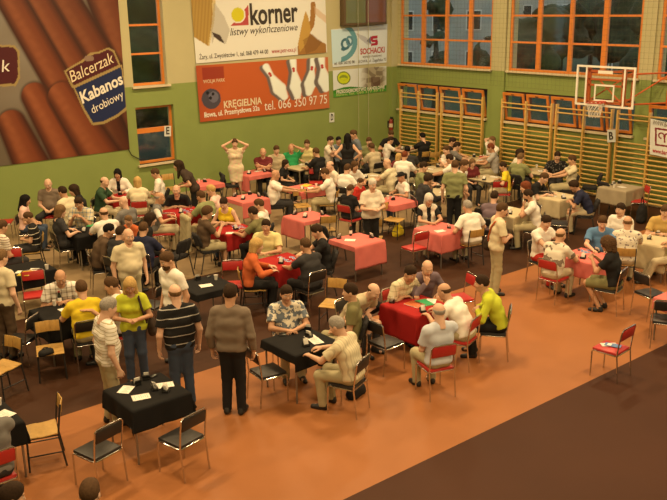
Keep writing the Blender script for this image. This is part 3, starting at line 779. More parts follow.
def I(kind, xy, rz, label, z=.758):
    if kind.startswith('folder'):
        if kind not in _IT: _IT[kind] = [proto_folder(kind.split(':')[1]), False]
    elif kind not in _IT: _IT[kind] = [dict(box=proto_box, cup=proto_cup, paper=proto_paper, card=proto_card, bottle=proto_bottle, phone=proto_phone)[kind](), False]
    pr, used = _IT[kind]; o = copy_tree(pr) if used else pr; _IT[kind][1] = True
    o.location = (xy[0], xy[1], z); o.rotation_euler = (0, 0, rz)
    return tag(o, label, 'folder' if kind.startswith('folder') else ITC[kind], 'score folders' if kind.startswith('folder') else ITG[kind])
def TI(key, items):
    """items on a table: (kind, px, py, label)"""
    for k, (kind, px, py, *rest) in enumerate(items):
        p = fl(px, py, .76); c = TABLES[key]['c']
        x = min(max(p[0], c[0]-.33), c[0]+.33); y = min(max(p[1], c[1]-.33), c[1]+.33)
        a = math.atan2(y-c[1], x-c[0])
        rz = a+math.pi/2 if kind == 'box' else (a+k*.6)
        I(kind, (x, y), rz, rest[0], .752 if not TABLES[key].get('cl', 1) else .758)
# ------------------------------------------------------------------ the hall
def alb(r, g, b, k=.95):
    c = lin(r, g, b); return (min(.9, c[0]/(1.0*k)), min(.9, c[1]/(.73*k)), min(.9, c[2]/(.37*k)))
CEIL = 8.6; XB, YB = -9., -8.
def struct(o): o['kind'] = 'structure'; return o
def wall_mat(name, zsplit):
    m, nt, b = newmat(name); N = nt.nodes.new; L = nt.links.new
    tc = N('ShaderNodeTexCoord'); sp = N('ShaderNodeSeparateXYZ'); L(tc.outputs['Object'], sp.inputs[0])
    g = N('ShaderNodeMath'); g.operation = 'GREATER_THAN'; g.inputs[1].default_value = zsplit; L(sp.outputs['Z'], g.inputs[0])
    mx = N('ShaderNodeMix'); mx.data_type = 'RGBA'; mx.inputs[6].default_value = (.235, .31, .095, 1); mx.inputs[7].default_value = (.47, .45, .265, 1); L(g.outputs[0], mx.inputs[0])
    ns = N('ShaderNodeTexNoise'); ns.inputs['Scale'].default_value = 1.3; ns.inputs['Detail'].default_value = 6; L(tc.outputs['Object'], ns.inputs['Vector'])
    rm = N('ShaderNodeMapRange'); rm.inputs[3].default_value = .90; rm.inputs[4].default_value = 1.08; L(ns.outputs['Fac'], rm.inputs[0])
    ml = N('ShaderNodeMix'); ml.data_type = 'RGBA'; ml.blend_type = 'MULTIPLY'; ml.inputs[0].default_value = 1; L(mx.outputs[2], ml.inputs[6])
    cb = N('ShaderNodeCombineXYZ'); [L(rm.outputs[0], cb.inputs[i]) for i in range(3)]; L(cb.outputs[0], ml.inputs[7])
    L(ml.outputs[2], b.inputs['Base Color']); b.inputs['Roughness'].default_value = .55; b.inputs['Specular IOR Level'].default_value = .3
    n2 = N('ShaderNodeTexNoise'); n2.inputs['Scale'].default_value = 90; L(tc.outputs['Object'], n2.inputs['Vector'])
    bp = N('ShaderNodeBump'); bp.inputs['Strength'].default_value = .08; bp.inputs['Distance'].default_value = .01; L(n2.outputs['Fac'], bp.inputs['Height']); L(bp.outputs['Normal'], b.inputs['Normal'])
    return m
MW_L, MW_R = wall_mat('painted plaster left', 3.33), wall_mat('painted plaster right', 3.40)
MORANGE = mat('orange window paint', (.66, .225, .04), .45, noise=.05, scale=8)
MSILL = mat('pale sill stone', (.62, .55, .38), .5, noise=.06, scale=9)
MWOOD = mat('yellow varnished beech', (.62, .40, .115), .42, noise=.12, scale=14)
MWHITE = mat('white painted steel', (.78, .76, .70), .45, noise=.03)
def glass_mat():
    m = bpy.data.materials.new('window glass'); m.use_nodes = True; nt = m.node_tree; nt.nodes.clear(); N = nt.nodes.new; L = nt.links.new
    o = N('ShaderNodeOutputMaterial'); t = N('ShaderNodeBsdfTransparent'); t.inputs[0].default_value = (.95, .97, .96, 1)
    g = N('ShaderNodeBsdfGlossy'); g.inputs['Roughness'].default_value = .06; lw = N('ShaderNodeLayerWeight'); lw.inputs['Blend'].default_value = .5; pw = N('ShaderNodeMath'); pw.operation = 'POWER'; pw.inputs[1].default_value = 5; L(lw.outputs['Facing'], pw.inputs[0]); f = N('ShaderNodeMath'); f.operation = 'MULTIPLY_ADD'; f.inputs[1].default_value = .6; f.inputs[2].default_value = .045; L(pw.outputs[0], f.inputs[0])
    ns = N('ShaderNodeTexNoise'); ns.inputs['Scale'].default_value = 2
    mx = N('ShaderNodeMixShader'); L(f.outputs[0], mx.inputs[0]); L(t.outputs[0], mx.inputs[1]); L(g.outputs[0], mx.inputs[2]); L(mx.outputs[0], o.inputs[0])
    bp = N('ShaderNodeBump'); bp.inputs['Strength'].default_value = .03; L(ns.outputs['Fac'], bp.inputs['Height']); L(bp.outputs[0], g.inputs['Normal'])
    return m
MGLASS = glass_mat()

def plate(mb, axis, a0, a1, z0, z1, p0, p1):
    """box on a wall: axis 'x' = right wall (a is y), 'y' = left wall (a is x); p = extent through the wall"""
    if axis == 'x': mb.bb((p0, a0, z0), (p1, a1, z1))
    else: mb.bb((a0, p0, z0), (a1, p1, z1))
def wall(name, axis, pos, a0, a1, z0, z1, holes, m, thick=.38):
    A = sorted({a0, a1, *[h[0] for h in holes], *[h[1] for h in holes]}); Z = sorted({z0, z1, *[h[2] for h in holes], *[h[3] for h in holes]})
    A = [v for v in A if a0 <= v <= a1]; Z = [v for v in Z if z0 <= v <= z1]
    mb = MB()
    for i in range(len(A)-1):
        run = None
        for k in range(len(Z)-1):
            ca, cz = (A[i]+A[i+1])/2, (Z[k]+Z[k+1])/2
            ins = any(h[0] < ca < h[1] and h[2] < cz < h[3] for h in holes)
            if not ins:
                if run is None: run = Z[k]
            if run is not None and (ins or k == len(Z)-2):
                plate(mb, axis, A[i], A[i+1], run, Z[k] if ins else Z[k+1], pos, pos+thick); run = None
    return struct(mb.build(name, m, smooth=False))

# openings, measured on the walls
def yr(px, py): return float(onx(px, py)[1])
def xl(px, py): return float(ony(px, py)[0])
ZS = 3.42
UP_A = (yr(491, 69), yr(400.5, 64), ZS, 7.2); UP_B = (yr(638, 80), yr(508.5, 70), ZS, 7.2); UP_C = (yr(638, 80)-7.6, yr(656.5, 81), ZS, 7.2)
LO_A = (yr(487, 105), yr(399.5, 95), 1.87, 2.80); LO_B = (yr(634, 118), yr(504, 105), 1.87, 2.80); LO_C = (yr(634, 118)-8.1, yr(649, 118), 1.87, 2.80)
WL_U = (xl(131.5, 60), xl(166, 60), 3.33, 7.2); WL_L = (xl(137, 130), xl(175, 130), 1.10, 2.74)
wall('wall_right', 'x', WALL_R, YB, WALL_L+.38, 0, CEIL, [UP_A, UP_B, UP_C, LO_A, LO_B, LO_C], MW_R)
wall('wall_left', 'y', WALL_L, XB, WALL_R, 0, CEIL, [WL_U, WL_L], MW_L)
mb = MB(); mb.bb((XB-.3, YB-.3, 0), (XB, WALL_L+.38, CEIL)); struct(mb.build('wall_west', MW_L, smooth=False))
mb = MB(); mb.bb((XB, YB-.3, 0), (WALL_R+.38, YB, CEIL)); struct(mb.build('wall_south', MW_L, smooth=False))
mb = MB(); mb.bb((XB-.3, YB-.3, CEIL), (WALL_R+.38, WALL_L+.38, CEIL+.2)); struct(mb.build('ceiling', mat('ceiling paint', (.33, .32, .28), .8, noise=.04), smooth=False))

def floor_mat(name, c, rough=.45, noise=.10, spec=.35):
    m, nt, b = newmat(name); N = nt.nodes.new; L = nt.links.new
    tc = N('ShaderNodeTexCoord'); ns = N('ShaderNodeTexNoise'); ns.inputs['Scale'].default_value = .55; ns.inputs['Detail'].default_value = 8; ns.inputs['Roughness'].default_value = .6; L(tc.outputs['Object'], ns.inputs['Vector'])
    cr = N('ShaderNodeValToRGB'); cr.color_ramp.elements[0].position = .3; cr.color_ramp.elements[1].position = .72
    cr.color_ramp.elements[0].color = (*[v*(1-noise) for v in c], 1); cr.color_ramp.elements[1].color = (*[min(1, v*(1+noise)) for v in c], 1)
    L(ns.outputs['Fac'], cr.inputs[0]); L(cr.outputs[0], b.inputs['Base Color'])
    b.inputs['Roughness'].default_value = rough; b.inputs['Specular IOR Level'].default_value = spec
    n2 = N('ShaderNodeTexNoise'); n2.inputs['Scale'].default_value = 40; L(tc.outputs['Object'], n2.inputs['Vector'])
    bp = N('ShaderNodeBump'); bp.inputs['Strength'].default_value = .06; bp.inputs['Distance'].default_value = .01; L(n2.outputs['Fac'], bp.inputs['Height']); L(bp.outputs[0], b.inputs['Normal'])
    return m
FY = (YB, 6.60, 10.78, 15.0, WALL_L)
fm = [floor_mat('dark brown sports floor', (.056, .022, .011), .62, .10, .15), floor_mat('orange sports floor', (.315, .125, .043), .5, .08, .2), floor_mat('dark brown sports floor strip', (.052, .022, .011), .62, .10, .15), floor_mat('beige sports floor', (.27, .195, .11), .55, .08, .2)]
V, Fc, mi = [], [], []
for k in range(4):
    n = len(V); V += [(XB, FY[k], 0), (WALL_R, FY[k], 0), (WALL_R, FY[k+1], 0), (XB, FY[k+1], 0)]; Fc.append((n, n+1, n+2, n+3)); mi.append(k)
fo = struct(link('floor', mesh_np('floor', V, Fc, mi, smooth=False), None, fm))
md = fo.modifiers.new('thick', 'SOLIDIFY'); md.thickness = .15; md.offset = -1
mb = MB(); mb.bb((XB, WALL_L-.02, 0), (WALL_R, WALL_L, .10)); struct(mb.build('baseboard_left', mat('pale skirting', (.42, .36, .22), .5)))
mb = MB(); mb.bb((WALL_R-.02, YB, 0), (WALL_R, WALL_L-.02, .10)); struct(mb.build('baseboard_right', mat('pale skirting', (.42, .36, .22), .5)))
# shallow pilasters on the right wall, beside the window groups
for k, (p0, p1) in enumerate(((493, 505), (640, 652))):
    mb = MB(); mb.bb((WALL_R-.07, yr(p1, 90), .1), (WALL_R, yr(p0, 90), CEIL)); struct(mb.build('trim_%d' % (k+1), MW_R, smooth=False))
mb = MB(); mb.bb((WALL_R-.28, WALL_L-.13, .1), (WALL_R, WALL_L, CEIL)); struct(mb.build('trim_3', MW_L, smooth=False))

wn = [0]
def window(axis, hole, pos, cols, rows, sill=True, bar=.055, deep=.03):
    """fixed window: frame, mullions, transoms, one pane per field, sill"""
    wn[0] += 1; a0, a1, z0, z1 = hole
    root = struct(empty('window_%d' % wn[0]))
    d0, d1 = pos+deep, pos+deep+.07
    mb = MB(); w = .07
    plate(mb, axis, a0, a1, z0, z0+w, d0, d1); plate(mb, axis, a0, a1, z1-w, z1, d0, d1); plate(mb, axis, a0, a0+w, z0+w, z1-w, d0, d1); plate(mb, axis, a1-w, a1, z0+w, z1-w, d0, d1)
    mb.build('window_frame', MORANGE, root, smooth=False)
    for c in cols:
        mb = MB(); plate(mb, axis, c[0]-c[1]/2, c[0]+c[1]/2, z0+w, z1-w, d0-.01, d1); mb.build('mullion', MORANGE, root, smooth=False)
    E = [a0+w]+[c[0] for c in cols]+[a1-w]; Z = [z0+w]+list(rows)+[z1-w]
    E.sort()
    for z in rows:
        mb = MB(); plate(mb, axis, a0+w, a1-w, z-bar/2, z+bar/2, d0, d1-.005); mb.build('transom', MORANGE, root, smooth=False)
    for i in range(len(E)-1):
        for k in range(len(Z)-1):
            mb = MB(); plate(mb, axis, E[i], E[i+1], Z[k], Z[k+1], d0+.03, d0+.038); mb.build('pane', MGLASS, root, smooth=False)
    if sill:
        mb = MB(); plate(mb, axis, a0-.06, a1+.06, z0-.055, z0, pos-.10, d0); mb.build('window_sill', MSILL, root, smooth=False)
    return root
rowsR = [float(onx(450, 40.3)[2]), float(onx(450, 15.6)[2])]; rowsR.append(2*rowsR[1]-rowsR[0])
window('x', UP_A, WALL_R, [(yr(422.5, 40), .16), (yr(445.7, 40), .12), (yr(469.5, 40), .15)], rowsR)
window('x', UP_B, WALL_R, [(yr(538, 42), .14), (yr(569.5, 45), .12), (yr(603.5, 48), .16)], rowsR)
window('x', UP_C, WALL_R, [(UP_C[1]-1.2*k, .13) for k in range(1, 6)], rowsR)
rl = [float(ony(146, 54)[2]), float(ony(146, 25)[2])]; rl.append(2*rl[1]-rl[0])
window('y', WL_U, WALL_L, [], rl, deep=.17)
window('y', WL_L, WALL_L, [], [float(ony(150, 131)[2])], bar=.14, deep=.14)
def hopper_row(hole, n):
    """a row of bottom-hinged sashes tilted into the hall"""
    wn[0] += 1; a0, a1, z0, z1 = hole; root = struct(empty('window_%d' % wn[0])); X = WALL_R
    mb = MB(); plate(mb, 'x', a0, a1, z0, z0+.06, X+.08, X+.16); plate(mb, 'x', a0, a1, z1-.05, z1, X+.08, X+.16)
    for k in range(n+1):
        a = a0+(a1-a0)*k/n; plate(mb, 'x', max(a0, a-.04), min(a1, a+.04), z0+.06, z1-.05, X+.08, X+.16)
    mb.build('window_frame', mat('dark window frame', (.10, .025, .012), .5), root, smooth=False)
    mb = MB(); plate(mb, 'x', a0-.04, a1+.04, z0-.06, z0, X-.12, X+.08); mb.build('window_sill', MSILL, root, smooth=False)
    h = z1-z0-.06; tl = R_(13)
    for k in range(n):
        b0 = a0+(a1-a0)*k/n+.05; b1 = a0+(a1-a0)*(k+1)/n-.05; w = .075
        s = struct(empty('sash')); s.parent = root; s.location = (X+.06, 0, z0+.04); s.rotation_euler = (0, -tl, 0); del s['kind']
        def sb(y0, y1, q0, q1, x0=-.025, x1=.025):
            return MB().bb((x0, y0, q0), (x1, y1, q1))
        m2 = MB(); m2.bb((-.025, b0, 0), (.025, b1, w)); m2.bb((-.025, b0, h-w), (.025, b1, h)); m2.bb((-.025, b0, w), (.025, b0+w, h-w)); m2.bb((-.025, b1-w, w), (.025, b1, h-w))
        m2.build('sash_frame', MORANGE, s, smooth=False)
        MB().bb((-.004, b0+w, w), (.004, b1-w, h-w)).build('pane', MGLASS, s, smooth=False)
        MB().bb((-.05, (b0+b1)/2-.05, h-.05), (-.025, (b0+b1)/2+.05, h-.03)).build('sash_handle', mat('dark painted steel', (.03, .03, .032), .45, .3, noise=.03), s)
hopper_row(LO_A, 4); hopper_row(LO_B, 5); hopper_row(LO_C, 5)

# ---- wall bars
WBX = WALL_R-.14
zr = [2.445, 2.313]+[1.673-.131*i for i in range(13)]
def wall_bars(pxs, label):
    ys = [float(onx(px, py, WBX)[1]) if not isinstance(px, str) else None for px, py in pxs]
    ym = sum(ys)/len(ys); root = empty('wall_bars', (WBX, ym, 0), 0, label, 'wall bars', 'gymnastic wall bars along the right wall')
    for y in ys: MB().bb((-.06, y-ym-.024, 0), (.06, y-ym+.024, 2.56), bev=.006).build('post', MWOOD, root)
    for z in zr: MB().tube([(-.02, min(ys)-ym, z), (-.02, max(ys)-ym, z)], .023, n=8).build('rung', MWOOD, root)
    for y in ys: MB().bb((.06, y-ym-.02, 1.76), (.14, y-ym+.02, 1.80)).build('bracket', mat('dark painted steel', (.03, .03, .032), .45, .3, noise=.03), root)
wall_bars([(400.8, 120), (418.5, 120), (437, 120)], 'yellow wooden wall bars nearest the fire extinguisher')
wall_bars([(441.5, 120), (461.5, 120), (482.5, 120)], 'yellow wooden wall bars just before the first pilaster')
wall_bars([(501.8, 130), (525.5, 130), (551, 130)], 'yellow wooden wall bars just after the first pilaster')
wall_bars([(556, 130), (583, 135), (610.5, 140)], 'yellow wooden wall bars carrying the B sheet below the basketball hoop')
wall_bars([(616.5, 140), (648, 145), (682, 150)], 'yellow wooden wall bars behind the ram head banner')

# ---- writing and prints
def text_mesh(s, bold=False, shear=0.):
    cu = bpy.data.curves.new('t', 'FONT'); cu.body = s; cu.size = 1; cu.shear = shear; cu.resolution_u = 3
    if bold: cu.offset = .025
    o = bpy.data.objects.new('t', cu); COL.objects.link(o); bpy.context.view_layer.update()
    me = bpy.data.meshes.new_from_object(o.evaluated_get(bpy.context.evaluated_depsgraph_get()))
    bpy.data.objects.remove(o); bpy.data.curves.remove(cu)
    return me
def lettering(parent, s, axis, p0, p1, cap, m, bold=False, shear=0., lift=.006, name='lettering'):
    """text between two points seen on a wall: p0, p1 baseline ends; cap = capital height in metres"""
    W = (lambda p: onx(*p)) if axis == 'x' else (lambda p: ony(*p))
    A, B = W(p0), W(p1)
    e = B-A; L = np.linalg.norm(e); e = e/L; up = np.array([0, 0, 1.]); up = nrm(up-(up@e)*e) ; n = np.cross(e, up)
    me = text_mesh(s, bold, shear)
    co = np.zeros(len(me.vertices)*3, np.float32); me.vertices.foreach_get('co', co); co = co.reshape(-1, 3)
    x0, x1 = co[:, 0].min(), co[:, 0].max()
    sx = L/(x1-x0); sy = cap/.70
    base = A + n*lift
    w = base + ((co[:, :1]-x0)*sx)*e + (co[:, 1:2]*sy)*up
    pw = np.array(parent.matrix_basis.translation)
    me.vertices.foreach_set('co', (w-pw).astype(np.float32).ravel()); me.update()
    return link(name, me, parent, [m])
def print_mat(name):
    m, nt, b = newmat(name); a = nt.nodes.new('ShaderNodeAttribute'); a.attribute_name = 'print'; nt.links.new(a.outputs['Color'], b.inputs['Base Color'])
    b.inputs['Roughness'].default_value = .5; b.inputs['Specular IOR Level'].default_value = .3
    ns = nt.nodes.new('ShaderNodeTexNoise'); ns.inputs['Scale'].default_value = 1.6
    bp = nt.nodes.new('ShaderNodeBump'); bp.inputs['Strength'].default_value = .12; bp.inputs['Distance'].default_value = .05; nt.links.new(ns.outputs['Fac'], bp.inputs['Height']); nt.links.new(bp.outputs[0], b.inputs['Normal'])
    return m
def sheet(name, axis, quad, nx, ny, paint, label, cat, lift=.02, pos=None):
    """printed sheet on a wall; quad = its corners (bottom left, bottom right, top right, top left); paint(px, py) -> colours of the print"""
    pos = (WALL_R if axis == 'x' else WALL_L) if pos is None else pos
    W = (lambda p: onx(*p, pos)) if axis == 'x' else (lambda p: ony(*p, pos))
    q = [W(p) for p in quad]; n = np.array([-1., 0, 0]) if axis == 'x' else np.array([0, -1., 0])
    s, t = np.meshgrid(np.linspace(0, 1, nx), np.linspace(0, 1, ny), indexing='ij'); s, t = s[..., None], t[..., None]
    Pt = (q[0]*(1-s)+q[1]*s)*(1-t)+(q[3]*(1-s)+q[2]*s)*t + n*lift
    px, py = proj(Pt); col = paint(px, py)
    org = Pt[nx//2, 0].copy()
    V = (Pt-org).reshape(-1, 3); i, j = np.meshgrid(range(nx-1), range(ny-1), indexing='ij'); a = (i*ny+j).ravel(); Fc = np.stack([a, a+ny, a+ny+1, a+1], 1)
    root = empty(name, org, 0, label, cat)
    me = mesh_np('banner_sheet', V, Fc, smooth=False)
    at = me.attributes.new('print', 'FLOAT_COLOR', 'POINT')
    at.data.foreach_set('color', np.concatenate([col, np.ones(col.shape[:2]+(1,))], -1).astype(np.float32).ravel())
    o = link('printed_sheet', me, root, [print_mat('print '+label[:24])])
    md = o.modifiers.new('thickness', 'SOLIDIFY'); md.thickness = .006; md.offset = -1 if axis == 'y' else -1
    return root
def C3(*c): return np.array(alb(*c))
class Paint:
    def __init__(s, px, py, bg): s.x, s.y = px, py; s.c = np.broadcast_to(np.array(bg), px.shape+(3,)).copy(); s.r = np.random.RandomState(5)
    def put(s, mask, col, soft=None):
        m = np.clip(mask.astype(float), 0, 1)[..., None]; s.c = s.c*(1-m)+np.array(col)*m; return s
    def cap(s, a, b, ra, rb):
        ax, ay = a; bx, by = b; t = np.clip(((s.x-ax)*(bx-ax)+(s.y-ay)*(by-ay))/((bx-ax)**2+(by-ay)**2), 0, 1)
        sd = ((s.x-ax)*(by-ay)-(s.y-ay)*(bx-ax))/math.hypot(bx-ax, by-ay)
        return np.hypot(s.x-ax-t*(bx-ax), s.y-ay-t*(by-ay))-(ra+t*(rb-ra)), sd, ra+t*(rb-ra)
    def ell(s, c, r): return np.hypot((s.x-c[0])/r[0], (s.y-c[1])/r[1])-1
    def poly(s, pts):
        ins = np.zeros(s.x.shape, bool); n = len(pts)
        for i in range(n):
            x0, y0 = pts[i]; x1, y1 = pts[(i+1) % n]
            if y0 == y1: continue
            ins ^= ((y0 > s.y) != (y1 > s.y)) & (s.x < (x1-x0)*(s.y-y0)/(y1-y0)+x0)
        return ins
    def noise(s, f, ph=0): return .5+.25*(np.sin(s.x*f+ph+2*np.sin(s.y*f*.7))+np.sin(s.y*f*1.3-ph+1.7*np.sin(s.x*f*.6)))
def paint_sausage(px, py):
    p = Paint(px, py, C3(134, 108, 70))
    g = np.clip((py-0)/150, 0, 1); p.put(.55*p.noise(.09)*(1-g), C3(158, 138, 98)); p.put(np.clip((py-95)/50, 0, .6)*(px < 40), C3(98, 74, 42))
    def saus(a, b, ra, rb, tint=1.):
        d, sd, rr = p.cap(a, b, ra, rb); u = np.clip(sd/rr, -1, 1)
        base, hi, dk = C3(112*tint, 50*tint, 20*tint), C3(142*tint, 74*tint, 34*tint), C3(44, 20, 11)
        p.put(np.clip(.5-(d-1.5)/3, 0, 1)*.8, C3(62, 32, 16))
        m = np.clip(.5-d, 0, 1)
        p.put(m, base); p.put(m*np.exp(-((u+.25)/.38)**2)*.75*(.65+.35*p.noise(.5, a[0])), hi); p.put(m*np.clip((np.abs(u)-.45)/.55, 0, 1)*.9, dk)
    saus((82, -62), (132, 72), 18, 16, 1.0); saus((26, -62), (117, 84), 15, 15, .98); saus((0, -62), (93, 97), 14.5, 14.5, 1.06); saus((-24, -62), (64, 92), 14, 14.5, 1.1); saus((-60, -60), (-22, 10), 12, 10)
    saus((118, 78), (142, 160), 14, 14, .8); saus((96, 92), (132, 175), 14, 14, .8)
    saus((12, 124), (40, 182), 14, 19, 1.16); saus((35, 96), (80, 176), 13.5, 19, 1.18); saus((63, 97), (114, 176), 15, 21, 1.16)
    gold, burg, navy = C3(172, 132, 62), C3(84, 24, 20), C3(34, 40, 58)
    p.put(p.poly([(-30, 45), (14, 45), (19.5, 51), (20, 78), (16, 86), (-30, 88)]), gold); p.put(p.poly([(-30, 47), (13, 47), (17.5, 52), (18, 77), (14.5, 83.5), (-30, 85.5)]), burg)
    p.put(p.poly([(64, 71), (70, 67), (82, 60), (90, 53), (100, 51), (108, 47.5), (114, 50), (117, 57), (121, 66), (72, 88)]), gold)
    p.put(p.poly([(66, 72), (72, 68), (84, 61.5), (92, 55), (100, 53), (108, 49.5), (113, 52), (115.5, 58), (118.5, 65), (73.5, 85.5)]), burg)
    p.put(p.poly([(73, 87), (122, 64.5), (126.5, 90), (128, 109), (118, 117), (104, 124), (92, 125), (83, 110)]), gold)
    p.put(p.poly([(75, 88), (121, 67), (125, 91), (126, 107), (117, 114.5), (103, 121.5), (93, 122.5), (85, 109)]), navy)
    p.put(p.ell((89, 58.5), (5, 3)) < 0, C3(150, 110, 70))
    return np.clip(p.c*.74, .002, .9)
def paint_korner(px, py):
    p = Paint(px, py, C3(214, 190, 138))
    w, wd = C3(168, 122, 44), C3(122, 82, 26)
    m = p.poly([(188, -14), (212, -12), (212.5, 22), (208, 46), (194, 37)]); p.put(m, w); p.put(m*(.5+.5*np.sin(px*1.9+py*.12))*.45, wd)
    p.put(p.poly([(212, -10), (216, -8), (214.5, 20), (209.5, 46), (208, 46), (212.5, 20)]), C3(196, 158, 84))
    p.put(p.poly([(214, 2), (224, 16), (230, 30), (226, 44), (216, 34), (212, 44), (211, 30)])*.55, C3(150, 128, 88)); p.put(p.poly([(212, 32), (220, 35), (225, 44), (221, 42), (214, 37)]), C3(64, 44, 26))
    p.put(p.poly([(311, 2), (315, 1.5), (316, 11), (314, 26), (310, 33), (318, 40), (326, 44), (326, 58), (298, 58), (297.5, 47), (303, 36), (310, 20)]), C3(150, 96, 34))
    p.put(p.poly([(305.5, 11), (308, 16), (311, 30), (306, 44), (300, 52), (298, 44), (302, 24)]), C3(178, 126, 44)); p.put(p.poly([(314, 6), (326, 16), (327, 24), (315, 14)])*.7, C3(198, 150, 92))
    p.put(p.poly([(303, 40), (312, 34), (322, 42), (316, 50), (306, 54)])*.5, C3(110, 66, 24))
    p.put(p.poly([(230.5, 26), (248.5, 24.8), (248.5, 4.5)]), C3(170, 62, 44)); p.put(p.ell((238, 15), (7.6, 8.2)) < 0, C3(214, 190, 138)); p.put(p.ell((237.8, 14.8), (6.4, 7.2)) < 0, C3(196, 168, 18))
    return np.clip(p.c, .002, .9)
def paint_bowling(px, py):
    p = Paint(px, py, C3(178, 78, 26)); p.put(np.clip(1-(px-195)/30, 0, 1)*.6, C3(150, 52, 22)); p.put(np.clip((px-285)/45, 0, 1)*.35, C3(196, 118, 60))
    p.put(p.poly([(202, 67.5), (223.5, 66), (224, 78), (202.5, 80)])*.75, C3(128, 34, 18))
    p.put(p.ell((211.3, 98.8), (9.6, 10.2)) < 0, C3(70, 58, 50)); p.put((p.ell((213.5, 97), (5, 5.5)) < 0)*.5, C3(120, 106, 92))
    for c in ((207.5, 93), (213, 94), (210.5, 98)): p.put(p.ell(c, (1.5, 1.7)) < 0, C3(24, 18, 14))
    def pin(h, b, r, sh):
        hx, hy = h; bx, by = b; cx, cy = (hx*.27+bx*.73), (hy*.27+by*.73)
        def one(dx, dy, c, k=1.):
            d1, _, _ = p.cap((hx+dx, hy+dy), (hx*.70+bx*.30+dx, hy*.70+by*.30+dy), 2.9, 1.7); d2, _, _ = p.cap((hx*.70+bx*.30+dx, hy*.70+by*.30+dy), (cx+dx, cy+dy), 1.7, r); d3, _, _ = p.cap((cx+dx, cy+dy), (bx+dx, by+dy), r, r*.5)
            p.put(np.clip(.6-np.minimum(np.minimum(d1, d2), d3), 0, 1)*k, c)
        one(sh, 1.2, C3(104, 84, 60)); one(0, 0, C3(214, 196, 146)); one(1.0, -.6, C3(226, 210, 164), .8)
        for f in (.22, .28): p.put((np.hypot(px-(hx+(bx-hx)*f), py-(hy+(by-hy)*f)) < 1.4), C3(176, 52, 34))
    pin((265.5, 67), (284, 97), 6.2, -3); pin((292.5, 61), (297, 96), 6.0, -3.4); pin((313, 60), (308.5, 93), 5.6, -3.6); pin((321, 59), (325.5, 89), 6.2, -4)
    return np.clip(p.c, .002, .9)
def paint_sochacki(px, py):
    p = Paint(px, py, C3(208, 192, 146)); teal = C3(96, 132, 108)
    p.put(p.poly([(330, 30), (353, 29), (356, 36), (352, 50), (343, 61), (332, 64)])*.7, C3(176, 188, 156))
    p.put((np.abs(p.ell((338, 42), (17, 18))) < .14)*(px > 341), teal); p.put((np.abs(p.ell((345.5, 44), (3.6, 4.6))) < .3), C3(66, 96, 84)); p.put((np.abs(p.ell((349.5, 41), (2.8, 4.2))) < .3), C3(84, 116, 100)); p.put(p.ell((343.5, 49), (2.4, 2)) < 0, C3(60, 92, 80))
    p.put(p.poly([(356, 33), (366, 37), (372, 44), (368, 45), (360, 39)])*.6, C3(150, 132, 108)); p.put(p.poly([(366.5, 41), (371, 36), (371, 44)]), C3(108, 96, 84))
    red = C3(164, 30, 34)
    for m in ((np.abs(px-374.5) < 3.2)*(np.abs(py-(37.3-.12*(px-374))) < 1.3), (np.abs(px-374.5) < 3.0)*(np.abs(py-(40.9-.12*(px-374))) < 1.2), (np.abs(px-374.2) < 3.2)*(np.abs(py-(44.4-.12*(px-374))) < 1.3), (np.abs(px-372) < 1.2)*(np.abs(py-39.2) < 1.8), (np.abs(px-376.6) < 1.2)*(np.abs(py-42.4) < 1.8)): p.put(m, red)
    return np.clip(p.c, .002, .9)
def paint_green(px, py):
    p = Paint(px, py, C3(206, 188, 140))
    m = np.clip((px-360)/8, 0, 1)*np.clip((387-px)/5, 0, 1)*(py > 67)*(py < 90); p.put(m*.9, C3(150, 124, 74)); p.put(m*(p.noise(.55) > .5)*.6, C3(92, 66, 34)); p.put(((px > 371)*(px < 380)*(py > 77)*(py < 88))*.7, C3(84, 48, 28))
    p.put(py > 91.5-.12*(px-333)-3.0*np.exp(-((px-347)/13)**2), C3(58, 112, 24)); p.put(py > 93.6-.10*(px-333), C3(74, 128, 34))
    p.put(p.ell((343.7, 78), (6.8, 6.6)) < 0, C3(96, 104, 22)); p.put(p.ell((343.7, 78), (5.8, 5.6)) < 0, C3(190, 178, 20)); p.put((p.ell((343.7, 77.6), (4.2, 2.6)) < 0)*.8, C3(104, 112, 28)); p.put((p.ell((343.7, 78.8), (3.4, 1.2)) < 0), C3(190, 178, 20))
    return np.clip(p.c, .002, .9)
def paint_plain(px, py): return Paint(px, py, C3(206, 186, 136)).c
def paint_ram(px, py):
    p = Paint(px, py, C3(212, 190, 140)); r = C3(122, 26, 26)
    cx, cy = 664.5, 137.8
    sq = np.maximum(np.abs(px-cx)/9.6, np.abs(py-cy-.14*(px-cx))/9.0)
    p.put((sq < 1), r); p.put((sq < .80), C3(212, 190, 140))
    yy = py-.14*(px-cx)
    for s in (-1, 1):
        d = np.abs(np.hypot(px-(cx+s*3.0), (yy-(cy-1.6)))-2.7); p.put((d < .75)*((yy < cy-.6) | ((px-cx)*s > 3.0)), r)
    p.put((np.abs(px-cx) < .8)*(yy > cy-3.4)*(yy < cy+5), r)
    return np.clip(p.c, .002, .9)
MINK = {k: mat('print ink '+k, c, .6, noise=.02) for k, c in dict(dark=(.035, .028, .022), white=(.78, .76, .70), red=(.42, .04, .04), cream=(.72, .64, .46), grey=(.12, .10, .08), lime=(.55, .62, .22)).items()}
b = sheet('sausage_banner', 'y', [(-46, 172.0), (129.3, 149.3), (113, -62), (-80, -44)], 240, 230, paint_sausage, 'huge brown sausage advertising banner filling the left of the wall', 'banner')
lettering(b, 'Balcerzak', 'y', (71.5, 82.5), (114.5, 62), .30, MINK['cream'], shear=.25, lift=.03)
lettering(b, 'Kabanos', 'y', (82, 103.5), (123.5, 83), .31, MINK['white'], bold=True, shear=.15, lift=.03)
lettering(b, 'drobiowy', 'y', (92.5, 113.5), (124, 97), .22, MINK['white'], shear=.1, lift=.03)
